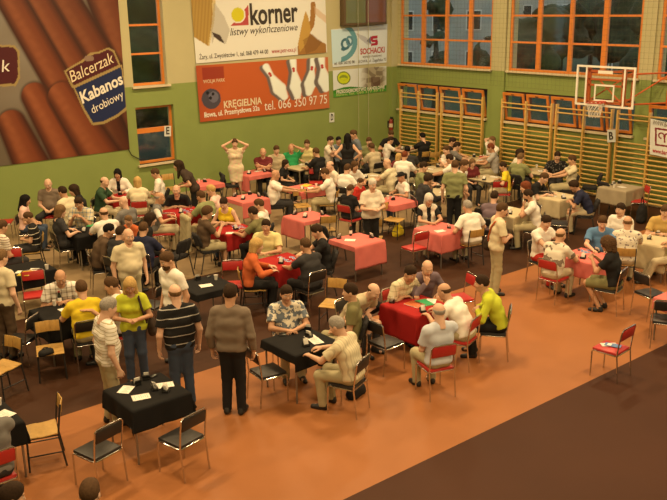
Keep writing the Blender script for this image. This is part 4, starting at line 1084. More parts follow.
lettering(b, 'k', 'y', (1.5, 72), (10.5, 71), .30, MINK['white'], shear=.2, lift=.03)
b = sheet('timber_banner', 'y', [(195.7, 63.4), (326.6, 52.4), (324.4, -12), (189.8, -10)], 200, 110, paint_korner, 'white building timber banner above the orange bowling banner', 'banner', lift=.03)
lettering(b, 'korner', 'y', (250, 24.6), (297.5, 21), .62, MINK['dark'], bold=True, lift=.04)
lettering(b, 'listwy wykończeniowe', 'y', (229.5, 35.6), (297, 30.2), .22, MINK['dark'], shear=.3, lift=.04)
lettering(b, 'Żary, ul. Zwycięzców 1, tel. 068 479 44 00', 'y', (199, 59.3), (267.5, 53.6), .135, MINK['dark'], lift=.04)
lettering(b, 'www.petr-exa.pl', 'y', (271, 53.3), (295.5, 51.3), .14, MINK['red'], lift=.04)
b = sheet('bowling_banner', 'y', [(199.5, 122), (328.6, 107.8), (327, 57), (195, 65.6)], 220, 110, paint_bowling, 'orange bowling alley banner with white pins and a phone number', 'banner', lift=.05)
lettering(b, 'WOLJA PARK', 'y', (202.3, 83.3), (224, 81.3), .10, MINK['cream'], lift=.06)
lettering(b, 'KRĘGIELNIA', 'y', (223, 108), (261, 103.6), .21, MINK['cream'], bold=True, lift=.06)
lettering(b, 'Iłowa, ul. Przemysłowa 32a', 'y', (203.5, 117.3), (258.7, 110.2), .155, MINK['white'], bold=True, lift=.06)
lettering(b, 'tel. 066 350 97 75', 'y', (263.5, 110.3), (326, 103), .29, MINK['white'], lift=.06)
b = sheet('dental_banner', 'y', [(332.3, 67.2), (386.2, 62.4), (387, 24), (330.7, 29.5)], 120, 80, paint_sochacki, 'white banner with red S emblem under the scoreboard', 'banner')
lettering(b, 'SOCHACKI', 'y', (359.8, 54.4), (384, 52.2), .19, MINK['red'], bold=True, lift=.03)
lettering(b, 'wyroby metalowe', 'y', (362, 58.0), (381, 56.3), .09, MINK['grey'], lift=.03)
lettering(b, 'tel. 068 360 00 98', 'y', (333.5, 65.0), (354, 63.2), .10, MINK['dark'], lift=.03)
lettering(b, 'IŁOWA, ul. Żagańska 75', 'y', (358, 63.0), (385.5, 60.6), .10, MINK['dark'], lift=.03)
b = sheet('farm_banner', 'y', [(333.2, 97.6), (386, 91), (386, 66), (332.5, 70.5)], 120, 70, paint_green, 'small white and green banner with a yellow round emblem', 'banner')
lettering(b, 'PRZEDSIĘBIORSTWO HANDLOWE', 'y', (336, 93.6), (384, 88.3), .11, MINK['white'], bold=True, lift=.03)
lettering(b, 'Iłowa, tel. 068 377 49 12', 'y', (336, 96.2), (383, 90.9), .08, MINK['lime'], lift=.03)
RX = WBX-.10
b = sheet('ram_head_banner', 'x', [(649.6, 154), (686, 161.5), (688, 127), (650.6, 118.6)], 110, 90, paint_ram, 'white banner with red ram horn emblem hung on the wall bars', 'banner', lift=0, pos=RX)
_o = WALL_R; WALL_R = RX
lettering(b, 'WWW.BARAN.PL', 'x', (652.5, 124.2), (680, 129.4), .12, MINK['grey'], lift=.012)
lettering(b, 'www.baran.com.pl', 'x', (652.5, 152), (682, 157.8), .11, MINK['red'], bold=True, lift=.012)
WALL_R = _o
def sign(ch, axis, c, w, h, label, pos=None):
    global WALL_R, WALL_L
    x, y = c; hw, hh = w/2, h/2
    r = sheet('paper_sign', axis, [(x-hw, y+hh), (x+hw, y+hh-.3), (x+hw, y-hh-.3), (x-hw, y-hh)], 3, 3, paint_plain, label, 'sign', lift=.02, pos=pos)
    sv = WALL_R, WALL_L
    if pos is not None:
        if axis == 'x': WALL_R = pos
        else: WALL_L = pos
    lettering(r, ch, axis, (x-hw*.5, y+hh*.55), (x+hw*.5, y+hh*.52), .21, MINK['dark'], bold=True, lift=.028)
    WALL_R, WALL_L = sv
sign('E', 'y', (167.4, 131.3), 6.6, 10.2, 'white paper sheet reading E on the lower left window frame')
sign('D', 'y', (331.5, 117.6), 4.8, 9.5, 'white paper sheet reading D on the green wall')
sign('B', 'x', (611.8, 136), 8.4, 12.5, 'white paper sheet reading B on the wall bars', pos=WBX-.09)
# scoreboard
q = [ony(344.6, 25.8, WALL_L-.26), ony(386.8, 22.8, WALL_L-.26)]
sb = empty('scoreboard', ((q[0][0]+q[1][0])/2, WALL_L-.14, q[0][2]), 0, 'dark wall mounted scoreboard at the top edge above the banners', 'scoreboard')
w = q[1][0]-q[0][0]
MB().bb((-w/2, -.12, 0), (w/2, .12, 1.9), bev=.02).build('casing', mat('dark scoreboard casing', (.11, .075, .04), .5), sb)
MB().bb((-w/2+.06, -.128, .08), (-.03, -.118, 1.8)).build('display_panel', mat('dark glass green reflection', (.13, .15, .05), .15), sb)  # greenish reflection on the left half, painted into the panel colour
MB().bb((.03, -.128, .08), (w/2-.06, -.118, 1.8)).build('display_panel', mat('dark maroon glass', (.17, .075, .045), .15), sb)
MB().bb((-.22, -.135, 1.56), (-.06, -.118, 1.60)).build('maker_plate', MWHITE, sb)
for k, (a, b_) in enumerate(((357.2, 359.5), (366.8, 370))):
    A = ony(b_-.6, 150, WALL_L-.2); cpos = ony((a+b_)/2, 60, WALL_L-.30)
    o = MB().tube([(0, 0, 0), (0, 0, CEIL-.1)], .009, n=6).build('hanging_cord', mat('pale cord', (.35, .36, .22), .8)); o.location = (cpos[0], cpos[1], .05)
    tag(o, ('pale cord hanging in front of the S emblem banner, nearer the bowling banner', 'pale cord hanging in front of the S emblem banner, nearer the corner')[k], 'cord', 'hanging cords')
# fire extinguisher
e = fl(392.5, 131, 0); p = ony(391.3, 131, WALL_L-.14)
ex = empty('fire_extinguisher', (float(p[0]), WALL_L-.12, float(p[2])), 0, 'red and black fire extinguisher on the green wall by the corner', 'fire extinguisher')
MB().lathe([(.06, 0), (.075, .02), (.075, .36), (.05, .42), (.025, .44)], n=20).build('cylinder', mat('dark red enamel', (.22, .02, .015), .35), ex)
MB().lathe([(.03, .43), (.035, .47), (.02, .50)], n=14).box((0, -.05, .50), (.03, .13, .02)).box((0, -.05, .47), (.025, .12, .015)).build('valve', mat('black plastic', (.012, .012, .013), .35), ex)
MB().tube([(.03, 0, .47), (.10, -.02, .42), (.105, -.02, .20), (.095, -.02, .06)], .014).build('hose', mat('black plastic', (.012, .012, .013), .35), ex)
MB().lathe([(.0765, .14), (.0765, .27)], n=20).build('extinguisher_label', mat('label paper', (.6, .52, .4), .7), ex)
MB().bb((-.06, .07, .12), (.06, .12, .36)).build('wall_bracket', mat('dark painted steel', (.03, .03, .032), .45, .3, noise=.03), ex)
o = MB().tube([(0, 0, 0), (.08, 0, -.18), (.30, -.01, -.32), (.48, 0, -.36)], .012, n=6).build('cable', mat('black plastic', (.012, .012, .013), .35))
p = ony(128, 149); o.location = (float(p[0]), WALL_L-.03, float(p[2])); tag(o, 'thin dark cable from the sausage banner to the window sill', 'cable')

# ---- basketball backboard on its wall brackets
BX = WALL_R-1.30
c4 = [onx(*p, BX) for p in ((575.5, 104.6), (634, 109.4), (635.5, 67.4), (577, 64.8))]
by0, by1 = (c4[1][1]+c4[2][1])/2, (c4[0][1]+c4[3][1])/2; bz0, bz1 = (c4[0][2]+c4[1][2])/2, (c4[2][2]+c4[3][2])/2
yc, hw = (by0+by1)/2, (by1-by0)/2; H_ = bz1-bz0
hp = empty('basketball_hoop', (BX, yc, bz0), 0, 'basketball backboard and rim on orange wall brackets above the wall bars', 'basketball hoop')
mb = MB(); t = .05
mb.bb((-.02, -hw, 0), (.02, hw, t)); mb.bb((-.02, -hw, H_-t), (.02, hw, H_)); mb.bb((-.02, -hw, t), (.02, -hw+t, H_-t)); mb.bb((-.02, hw-t, t), (.02, hw, H_-t))
mb.build('board_border', MWHITE, hp, smooth=False)
MB().bb((-.006, -hw+t, t), (.006, hw-t, H_-t)).build('board_glass', MGLASS, hp, smooth=False)
mb = MB(); l = .045; iw, z0, z1 = .30, .14, .58
mb.bb((-.012, -iw, z0), (-.007, iw, z0+l)); mb.bb((-.012, -iw, z1-l), (-.007, iw, z1)); mb.bb((-.012, -iw, z0+l), (-.007, -iw+l, z1-l)); mb.bb((-.012, iw-l, z0+l), (-.007, iw, z1-l))
mb.build('target_square', MWHITE, hp, smooth=False)
mb = MB(); mb.bb((-.012, -hw*.68, t), (-.007, -hw*.68+.05, H_-t)); mb.bb((-.012, hw*.68-.05, t), (-.007, hw*.68, H_-t)); mb.build('board_strip', MWHITE, hp, smooth=False)
MB().bb((-.012, -.22, H_-.20), (-.007, .22, H_-.12)).build('board_label', MWHITE, hp, smooth=False)
MOR = mat('orange steel tube', (.56, .11, .025), .45, noise=.05)
mb = MB()
for s in (-1, 1): mb.bb((.03, s*hw*.60-.05, -.02), (.10, s*hw*.60+.05, H_-.02))
for z in (.10, .55, .70, .92): mb.bb((.03, -hw*.60, z-.025), (.09, hw*.60, z+.025))
mb.tube([(.06, -hw*.55, .12), (.06, hw*.2, .66)], .022); mb.build('board_frame', MOR, hp)
mb = MB()
dx = WALL_R-BX
for s, sh in ((-1, -.55), (1, -.55)):
    ya = s*hw*.6
    for z in (.08, .86): mb.tube([(.08, ya, z), (dx, ya+sh, z)], .024)
    mb.tube([(.08, ya, .12), (dx, ya+sh, .82)], .020); mb.tube([(dx-.02, ya+sh, .0), (dx-.02, ya+sh, .95)], .03)
mb.build('wall_bracket', MOR, hp)
rim = [(-.375+.225*math.cos(a), .225*math.sin(a), .14) for a in [2*math.pi*k/28 for k in range(28)]]
MB().tube(rim, .011, closed=True).bb((-.16, -.08, .10), (-.01, .08, .16)).build('rim', mat('red orange rim', (.45, .05, .02), .4), hp)
mb = MB(); K = 12
for k in range(K):
    for s in (-1, 1):
        pts = []
        for j in range(6):
            a = 2*math.pi*(k+s*j*.5)/K; r = .222-.022*j+.0012*j*j; pts.append((-.375+r*math.cos(a), r*math.sin(a), .135-.075*j))
        mb.tube(pts, .006, n=5)
mb.build('basket_net', mat('white cord', (.75, .72, .64), .9), hp)
# protective net in front of the tall windows
mb = MB(); nx = WALL_R-.16; ya, yb = 5.0, WALL_L-.3
y = ya
while y <= yb: mb.tube([(nx, y, 2.95), (nx, y, 7.5)], .0022, n=3); y += .145
z = 2.95
while z <= 7.5: mb.tube([(nx, ya, z), (nx, yb, z)], .0022, n=3); z += .145
o = mb.build('safety_net', mat('dark green net cord', (.10, .10, .06), .9, noise=0)); tag(o, 'fine protective net hung in front of the tall windows', 'net')

# ---- dusk outside
mb = MB(); mb.bb((WALL_R+.4, -60, -.5), (130, 130, -.3)); mb.bb((-40, WALL_L+.4, -.5), (WALL_R+.4, 130, -.3)); g = struct(mb.build('ground', mat('dusk lawn', (.035, .055, .022), .95, noise=.2, scale=1.2), smooth=False))
def tree(x, y, h, r, label, seed):
    rr = random.Random(seed); root = empty('tree', (x, y, -.3), 0, label, 'tree', 'trees outside the windows')
    MB().tube([(0, 0, 0), (.1, 0, h*.35), (0, .1, h*.7)], [.22, .17, .08]).build('trunk', mat('bark', (.045, .032, .022), .95, noise=.2, scale=6), root)
    F = Field((-r-1.4, -r-1.4, h*.12), (r+1.4, r+1.4, h+1.2), .22)
    for k in range(26):
        a = rr.random()*6.28; q = r*.72*math.sqrt(rr.random()); z = h*(.32+.55*rr.random()); F.ell((q*math.cos(a), q*math.sin(a), z), r*(.22+.2*rr.random()), .25)
    F.ripple(.22, 2.6, seed)
    link('crown', mesh_np('crown', *F.mesh()), root, [mat('leaves', (.035, .05, .02), .9, noise=.45, scale=3.2, bump=.6)])
for k, (px, py, D, h, r, lb) in enumerate(((436, 58, 42, 6.8, .8, 'dark leafy tree outside the second column of the corner window'), (485, 60, 44, 4.6, .7, 'dark tree by the pale house outside the corner window'), (526, 60, 50, 5.5, 1.9, 'dark tree outside the left end of the long window'), (560, 62, 68, 5.5, 2.8, 'broad dark tree far across the lawn outside the long window'), (590, 60, 80, 5.9, 3.2, 'dark tree behind the football goal outside'), (628, 58, 66, 6.2, 2.8, 'tall dark tree at the right end of the long window'), (662, 60, 52, 5.8, 2.2, 'dark tree outside the window at the right edge'), (500, 60, 92, 6.0, 3.0, 'far dark tree beyond the pillar between the windows'))):
    q = ray(px, py); q = q/np.hypot(q[0], q[1])*D; tree(q[0], q[1], h, r, lb, k+11)
def house(px, D, w, d, h, rz, col, label):
    q = ray(px, 40); q = q/np.hypot(q[0], q[1])*D; root = empty('house', (q[0], q[1], -.3), rz, label, 'building', 'houses outside the windows')
    MB().bb((-w/2, -d/2, 0), (w/2, d/2, h)).build('house_wall', mat('house plaster '+col, dict(pale=(.42, .42, .38), ochre=(.30, .24, .12))[col], .9, noise=.08, scale=.6), root, smooth=False)
    MB().poly([(-w/2-.3, -d/2-.3, h), (w/2+.3, -d/2-.3, h), (w/2+.3, 0, h+2.2), (-w/2-.3, 0, h+2.2)], .15).poly([(w/2+.3, d/2+.3, h), (-w/2-.3, d/2+.3, h), (-w/2-.3, 0, h+2.2), (w/2+.3, 0, h+2.2)], .15).build('roof', mat('dark roof', (.06, .035, .028), .8), root, smooth=False)
    for i in range(int(w//2.4)):
        for k in range(int(h//2.8)):
            x = -w/2+1.3+2.4*i
            f = MB().bb((x-.55, -d/2-.06, 1.0+2.8*k), (x+.55, -d/2, 2.4+2.8*k)).build('house_window', MWHITE, root, smooth=False)
            MB().bb((x-.46, -d/2-.08, 1.08+2.8*k), (x+.46, -d/2-.05, 2.32+2.8*k)).build('pane', mat('dark house glass', (.03, .035, .04), .1), f, smooth=False)
house(456, 66, 9.5, 6, 7.0, R_(-50), 'pale', 'pale plastered house seen through the corner window')
house(590, 118, 18, 8, 7.5, R_(-58), 'pale', 'pale long block far beyond the lawn')
gp = fl(611.5, 72, -.3); gq = fl(640, 74, -.3)
go = empty('football_goal', (gp[0], gp[1], -.3), 0, 'white football goal on the lawn outside the long window', 'goal')
e = nrm((gq-gp)*[1, 1, 0]); W_ = 3.2; 
MB().tube([(0, 0, 0), (0, 0, 1.9), tuple(e*W_+[0, 0, 1.9]), tuple(e*W_)], .06).build('goal_frame', MWHITE, go)
MB().tube([(0, 0, 1.9), (.5*FH[0], .5*FH[1], 1.8), (1.0*FH[0], 1.0*FH[1], 0)], .03).tube([tuple(e*W_+[0, 0, 1.9]), tuple(e*W_+[.5*FH[0], .5*FH[1], 1.8]), tuple(e*W_+[1.0*FH[0], 1.0*FH[1], 0])], .03).build('net_support', MWHITE, go)
for k, (x, y, h, r, lb) in enumerate(((14.2, 30, 7.4, 3.2, 'dark bushy tree filling the left wall windows'), (17.0, 37, 8.0, 3.4, 'taller dark tree behind the bushy one at the left wall windows'))): tree(x, y, h, r, lb, 40+k)
# ------------------------------------------------------------------ tables  (hang = cloth drop on the -x, +x, -y, +y sides)
T('T1', 147, 391.5, 'black', (.26, .22, .30, .2), 'in front of the person in the black striped polo')
T('T2', 300.5, 341, 'black', (.13, .12, .24, .12), 'in front of the person in the floral blue shirt')
T('T3', 416, 305, 'red', (.48, .2, .50, .2), 'with the lime shirted person at its right')
T('T4', 357, 240, 'pink', (.10, .12, .50, .1), 'standing empty before the standing pale blouse')
T('T5', 307.5, 216.5, 'pink', (.46, .1, .08, .3), 'standing empty behind the person in pale yellow')
T('T6', 304, 188, 'pink', (.10, .1, .20, .1), 'between the two white clad people turned to each other')
T('T7', 247, 198, 'pink', (.10, .15, .42, .1), 'standing empty behind the person in the yellow tank top')
T('T8', 253, 173, 'pink', (.48, .1, .12, .1), 'by the person holding head')
T('T9', 204, 183, 'pink', (.10, .1, .12, .1), 'behind the stooping person')
T('T10', 184, 211, 'red', (.42, .1, .3, .1), 'in front of the black T-shirt facing the camera')
T('T11', 232.5, 229, 'red', (.30, .2, .36, .1), 'in front of the person in the yellow tank top')
T('T12', 283, 261, 'red', (.30, .2, .36, .1), 'in front of the person in the orange jacket')
T('T13', 302, 167, None, 0, 'in front of the person in green with a raised hand')
T('T14', 371, 176.5, None, 0, 'in front of the cream T-shirt turned away')
T('T15', 394, 201, 'pink', (.15, .1, .15, .1), 'in front of the person in the black cap')
T('T16', 441, 228.5, 'pink', (.42, .2, .42, .1), 'in front of the person in the vest')
T('T17', 440, 191.5, None, 0, 'behind the person in the vest')
T('T18', 433, 169, None, 0, 'before the white shirted person by the wall bars')
T('T19', 488, 178, None, 0, 'beside the standing person in the printed white top')
T('T21', 405, 149.5, None, 0, 'in the far corner by the fire extinguisher')
T('T22', 474, 159, None, 0, 'before the person with an arm behind the head')
T('T23', 538, 171, None, 0, 'before the person in black at the wall bars')
T('T24', 556, 196, 'cream', (.46, .2, .46, .1), 'under the reaching arms of the person in black')
T('T25', 621, 187, 'grey', (.42, .2, .42, .1), 'standing empty by the wall bars below the ram banner')
T('T26', 511, 212, 'cream', (.3, .2, .35, .1), 'before the chin on hand person in white')
T('T27', 587, 256, 'pink', (.32, .2, .34, .1), 'in front of the person in the blue polo')
T('T28', 657, 240, 'cream', (.55, .2, .5, .1), 'in front of the person in the mustard shirt')
T('T29', 690, 298, 'pink', (.2, .2, .35, .1), 'cut off by the right edge of the photo')
T('T30', 27, 268.5, 'black', (.22, .3, .28, .1), 'between two empty red chairs')
T('T31', 63, 311, 'black', (.34, .2, .34, .1), 'between the checked shirt person and the yellow T-shirt person')
T('T32', 205, 285, 'black', (.12, .2, .12, .1), 'standing empty beside the standing white T-shirt')
T('T33', 88, 231, 'black', (.34, .2, .3, .1), 'in front of the person in the plaid shirt')
T('T34', 121, 196.5, 'red', (.15, .1, .2, .1), 'in front of the person in the white jacket')
T('T35', -22, 420, 'black', (.2, .25, .3, .1), 'cut off by the left edge of the photo')

# ------------------------------------------------------------------ people
S_ = dict(pose='stand', lean=3, nod=8, arms='down')
# by the left wall
P(26, 200, 82, 'person in pale pink top', 'tee:pink', 'jeans', 'long:black', arms='lap', fem=True, lean=6, chair='blk', s=.95)
P(48, 184, 172, 'person in grey brown T-shirt by the sausage banner', 'tee:greybrown', 'dark', 'bald', arms='lap', lean=4, nod=22, face=172, chair='red', fat=.4, legs='wide')
P(62.7, 192, -65, 'person in cream shirt turned to the grey brown T-shirt', 'shirt:cream', 'khaki', 'short:dark', arms='lap', lean=10, face=-65, chair='blk')
P(73.5, 190, 'T33', 'person in black jacket sitting sideways near the wall', 'long:black', 'black', 'bob:dark', arms='lap', lean=16, face=-105, fem=True, chair='red')
P(28.5, 217.5, -105, 'person in dark polo with pale stripes', 'tee:black/hstripe-offwhite', 'dark', 'short:brown', arms='belly', lean=4, nod=22, chair='wood', s=.93)
P(60.7, 211, 'T33', 'person in charcoal T-shirt seen from the side', 'tee:charcoal', 'black', 'bob:ltbrown', arms='table', fem=True, lean=2, chair='blk')
P(78.7, 203, 'T33', 'person in cream and blue plaid shirt reading cards', 'shirt:cream/plaid-blue', 'dark', 'short:dark', arms='cards', nod=24, chair='blk', face=190)
P(103.7, 213.5, 'T33', 'person in white shirt with back turned', 'shirt:white', 'khaki', 'fringe:brown', arms='table', fat=.4, chair='blk', face=-35)
P(109, 230.5, 'T33', 'person in brown jacket sitting on a black chair', 'jacket:brown', 'dark', 'short:black', arms='lap', lean=24, chair='blk', face=68)
P(104.7, 182, 'T34', 'person in dark green shirt and beige trousers', 'shirt:dkgreen', 'beige', 'fringe:brown', arms='far', lean=12, chair='blk', face=95)
P(117.5, 174, 'T34', 'person in white jacket over a black top', 'jacket:white+black', 'black', 'bob:black', arms='table', fem=True, chair='red', face=178)
P(137.5, 182, 'T34', 'person in cream blouse with back turned', 'shirt:cream', 'beige', 'bob:blond', arms='table', fem=True, chair='red', face=-12, fat=.3)
P(155.3, 173.5, 'T34', 'person in white shirt by the wall looking left', 'shirt:white', 'beige', 'short:brown', arms='belly', lean=6, nod=20, chair='iso', face=-95, fat=.3)
P(123.5, 202.5, 'T34', 'person in grey T-shirt seated beyond the cream polo', 'tee:grey', 'dark', 'bald', arms='table', lean=8, chair='blk', face=-60)
P(128.5, 220.5, -150, 'person in bright orange top', 'tee:orange', 'dark', 'short:ltbrown', arms='lap', lean=10, chair='red', s=.85)
P(121, 233, 42, 'person in dark jacket seated behind the cream polo', 'jacket:charcoal', 'dark', 'short:dark', arms='lap', lean=12, chair='blk')
P(143.5, 229, 8, 'person in dark blue shirt with back turned', 'shirt:navy', 'black', 'short:brown', arms='table', lean=12, chair='blk', fat=.5)
P(151, 219, 60, 'person in black blouse beside the dark blue shirt', 'long:black', 'black', 'bob:dark', arms='lap', lean=20, fem=True, chair='red')
P(160, 198, 'T10', 'person in grey vest over white sleeves', 'vest:grey+white', 'beige', 'fringe:grey', arms='table', lean=10, chair='red', face=80)
P(179.5, 191.5, 'T10', 'person in black T-shirt facing the camera at red table', 'tee:black', 'dark', 'fringe:grey', arms='tablein', chair='red', lean=28, nod=6, face=178, fat=.3)
P(178, 165.5, -95, 'stooping person in brown top', 'tee:dkbrown', 'black', 'long:dark', fem=True, group=None, **{**S_, 'lean': 34, 'nod': 10, 'arms': 'forward'})
P(234.8, 143.3, 172, 'person in pale dress holding head with both hands', 'dress:cream/print-pink', 'beige', 'short:brown', fem=True, **{**S_, 'arms': 'hair', 'lean': 0})
P(201, 196.5, 'T10', 'person in olive grey shirt leaning on the red table', 'shirt:olivegreen', 'khaki', 'short:brown', arms='table', lean=26, chair='blk', face=-55)
P(211, 190.5, 'T10', 'person in pale pink blouse looking left', 'shirt:pink', 'beige', 'short:blond', arms='tablein', fem=True, chair='blk', face=-80)
P(207.5, 212.5, 'T11', 'person in brown T-shirt and shorts seen from the side', 'tee:brown', 'shorts:khaki', 'thick:brown', arms='cards', lean=8, chair='iso', face=62, legs='n')
P(229, 205, 'T11', 'person in yellow tank top looking at cards', 'tank:yellow', 'jeans', 'tail:dark', arms='tablein', fem=True, nod=26, lean=16, chair='blk', face=-165)
P(253, 213, 'T11', 'person in olive T-shirt with back to the camera', 'tee:olive', 'black', 'short:dark', arms='table', lean=20, chair='blk', face=-65)
P(259, 205, -80, 'person in white shirt behind the olive T-shirt', 'shirt:white', 'dark', 'short:brown', arms='belly', lean=4, chair='iso')
P(266, 226, 'T12', 'person in pale yellow shirt beside the orange jacket', 'shirt:paleyellow', 'khaki', 'short:dark', arms='tablein', lean=6, nod=8, chair='blk', face=-172)
P(257, 245.5, 'T12', 'person in bright orange jacket', 'long:orange', 'black', 'bob:blond', arms='table', fem=True, lean=14, chair='wood', face=78)
P(305.5, 245.5, 'T12', 'person in charcoal T-shirt with back to the camera', 'tee:charcoal', 'black', 'short:brown', arms='table', lean=12, chair='blk', face=-42, fat=.2)
P(317, 231.5, 'T12', 'person in black T-shirt looking down left', 'tee:black', 'dark', 'short:dark', arms='tablein', lean=12, nod=26, chair='iso', face=-95)
# front left
P(2, 227, 40, 'person in pink and white striped top at the left edge', 'tee:offwhite/fine-maroon', 'dark', 'short:brown', arms='lap', chair='wood', lean=8)
P(1, 258, 25, 'person in beige T-shirt standing at the left edge', 'tee:cream', 'brown', 'short:ltbrown', **{**S_, 'nod': 12})
P(63.7, 279.5, 'T31', 'person in white checked shirt facing the camera', 'shirt:white/plaid-greybrown', 'dark', 'fringe:brown', arms='tablein', lean=22, nod=26, chair='wood', face=160)
P(81.5, 289, 'T31', 'person in bright yellow T-shirt with back turned', 'tee:yellow', 'khaki', 'short:brown', arms='table', lean=10, chair='blk', face=-25, fat=.3)
P(111.5, 285.5, -95, 'person in white shirt pointing with an outstretched arm', 'shirt:white', 'dark', 'short:brown', arms='point,lap', lean=6, chair='red')
P(108.5, 307.5, 55, 'person in striped white polo standing by black table', 'tee:white/fine-khaki', 'khaki', 'short:grey', **{**S_, 'nod': 18, 'arms': 'down'}, fat=.3)
P(130, 286, 168, 'person in lime T-shirt with a shoulder bag', 'tee:lime', 'jeans', 'long:blond', fem=True, **{**S_, 'arms': 'belly', 'nod': 20, 's': .97}, strap=('dkbrown', -1, 'dark shoulder bag worn by the person in lime', 1))
P(128.5, 236, 146, 'person in cream polo with a round belly', 'tee:cream', 'khaki', 'fringe:grey', fat=.5, **{**S_, 'arms': 'down'})
P(166.8, 260.5, -135, 'standing person in white T-shirt beside the small black table', 'tee:white', 'dark', 'short:brown', **{**S_, 'nod': 16, 's': 1.07}, beard='brown')
P(175, 293.5, -25, 'person in black polo with white stripes, back turned', 'tee:black/hstripe-ltgrey', 'denim', 'fringe:ltbrown', **{**S_, 'nod': 12}, fat=.4)
P(230.5, 294, 8, 'person in grey brown long sleeved shirt, back turned', 'long:greybrown', 'black', 'short:dark', **{**S_, 'nod': 10, 's': 1.07}, fat=.2)
P(-16, 408, 'T35', 'person in grey T-shirt cut off by the left edge', 'tee:grey', 'dark', 'short:brown', arms='table', chair='red', face=-40, lean=4)
P(12, 497, 60, 'person at the bottom left corner, only head showing', 'tee:charcoal', 'dark', 'short:dark', arms='lap', chair=None)
P(90, 494, 0, 'person at the bottom edge, only crown showing', 'tee:brown', 'dark', 'short:brown', arms='lap', chair=None)
# table with the floral shirt
P(286.5, 294, 'T2', 'person in floral blue and white shirt facing the camera', 'shirt:bluegrey/floral-offwhite', 'beige', 'short:dark', arms='tablein', lean=4, nod=10, chair='blk', face=165, fat=.4)
P(337, 326, 'T2', 'person in pale striped shirt bent over black table', 'shirt:cream/vstripe-beige', 'khaki', 'short:grey', arms='table', lean=18, nod=22, chair='blk', face=-62)
P(350, 292, -85, 'person in olive T-shirt looking left behind the pale striped shirt', 'tee:olive', 'khaki', 'short:dark', arms='lap', lean=2, nod=4, chair='iso')
P(373.5, 291.5, 130, 'person in beige shirt stooping over a dark bag', 'shirt:beige', 'dark', 'fringe:brown', arms='lap', lean=44, nod=30, chair='blk')
# red table
P(414.5, 275, 'T3', 'person in cream and brown plaid shirt at the red table', 'shirt:cream/plaid-khaki', 'dark', 'short:dark', arms='table,tablein', lean=26, nod=22, chair='red', face=140)
P(427.5, 268, 'T3', 'person in plum shirt resting face on hand', 'long:plum', 'dark', 'fringe:grey', arms='table,chin', lean=24, nod=24, chair='red', face=165)
P(444, 291.5, 'T3', 'person in white T-shirt leaning over the red table', 'tee:white', 'khaki', 'fringe:brown', arms='table', lean=34, nod=20, chair='red', face=-58)
P(438.5, 312, 'T3', 'person in pale blue shirt nearest at red table', 'shirt:ltblue', 'khaki', 'fringe:grey', arms='lap,chin', lean=-2, chair='red', face=-22)
P(481.5, 283.5, 'T3', 'person in lime green shirt sitting sideways on a black chair', 'long:lime', 'black', 'short:dark', arms='tablein', lean=26, nod=4, chair='blk', face=-78)
# centre
P(502, 210, 84, 'standing person in cream shirt and trousers with orange bag strap', 'shirt:cream', 'khaki', 'short:brown', **{**S_, 'arms': 'belly', 'nod': 16}, strap=('orange', 1, 'bag with orange strap worn by the standing person in cream'))
P(467.5, 206.7, 'T16', 'person in white shirt on a wooden chair', 'shirt:white', 'beige', 'short:grey', arms='table', lean=16, chair='wood', face=-28, fat=.3)
P(494.5, 197, 'T26', 'person in plum grey shirt, back to camera', 'shirt:plum', 'dark', 'short:dark', arms='table', lean=12, chair='blk', face=28)
P(528, 195.5, 'T26', 'person in white T-shirt resting chin on hand', 'tee:white', 'khaki', 'short:dark', arms='chin,table', lean=18, nod=12, chair='blk', face=-78, beard='dark')
P(525, 187, -95, 'person in white top behind the chin on hand person', 'tee:offwhite', 'beige', 'bob:red', arms='lap', fem=True, lean=14, chair='blk')
P(429, 199.5, 'T16', 'person in white vest over black sleeves', 'vest:offwhite+black', 'beige', 'bob:white', arms='tablein', fem=True, lean=10, nod=26, chair='blk', face=168, fat=.4)
P(372.5, 184.5, 160, 'person standing in pale blouse and black trousers', 'shirt:offwhite', 'black', 'short:white', fem=True, fat=.6, **{**S_, 'arms': 'belly', 'nod': 16})
P(401, 177, 'T15', 'person in black cap and white T-shirt', 'tee:white', 'jeans', 'cap:black', arms='table', lean=8, nod=18, chair='blk', face=-110, s=.95)
P(360.5, 182.5, 'T15', 'person in red T-shirt beside the standing pale blouse', 'tee:red', 'dark', 'short:brown', arms='lap', lean=6, chair='red', face=130, s=.85)
P(350.5, 189.5, 40, 'person in black T-shirt on a red chair', 'tee:black', 'dark', 'short:brown', arms='lap', lean=8, chair='red', s=.9)
P(347.5, 169, 'T14', 'person in white T-shirt on a black chair, back turned', 'tee:white', 'dark', 'short:brown', arms='table', fem=True, lean=14, chair='blk', face=35)
P(355, 166, 150, 'person in white blouse beside the cream table', 'shirt:white', 'dark', 'bob:brown', arms='table', fem=True, lean=20, chair='blk')
P(387, 163.5, 'T14', 'person in cream T-shirt at the bare table, back turned', 'tee:cream', 'khaki', 'bald', arms='table', lean=16, fat=.6, chair='blk', face=-58)
P(325, 173.5, 'T6', 'person in white T-shirt turned left at the pink table', 'tee:white', 'khaki', 'short:brown', arms='table', lean=12, nod=16, chair='wood', face=-78)
P(330, 166, 'T6', 'person in pale yellow T-shirt behind the white T-shirt', 'tee:offwhite', 'dark', 'fringe:brown', arms='lap', lean=10, chair='blk', face=-115)
P(275.7, 175, 'T6', 'person in white shirt sitting in profile facing right', 'shirt:white', 'dark', 'bald', arms='far', lean=6, fat=.5, chair='iso', face=80)
P(285.7, 163.5, 110, 'person in black between the tables', 'tee:black', 'black', 'bob:dark', arms='lap', fem=True, lean=10, chair='blk', s=.85)
P(263, 152.5, 175, 'person in maroon shirt sitting against the green wall', 'shirt:maroon', 'dark', 'fringe:brown', arms='folded', lean=0, chair='iso', fat=.4)
P(276.5, 150, 155, 'person in beige shirt sitting beside the maroon shirt', 'shirt:beige', 'khaki', 'short:brown', arms='lap', lean=6, chair='iso')
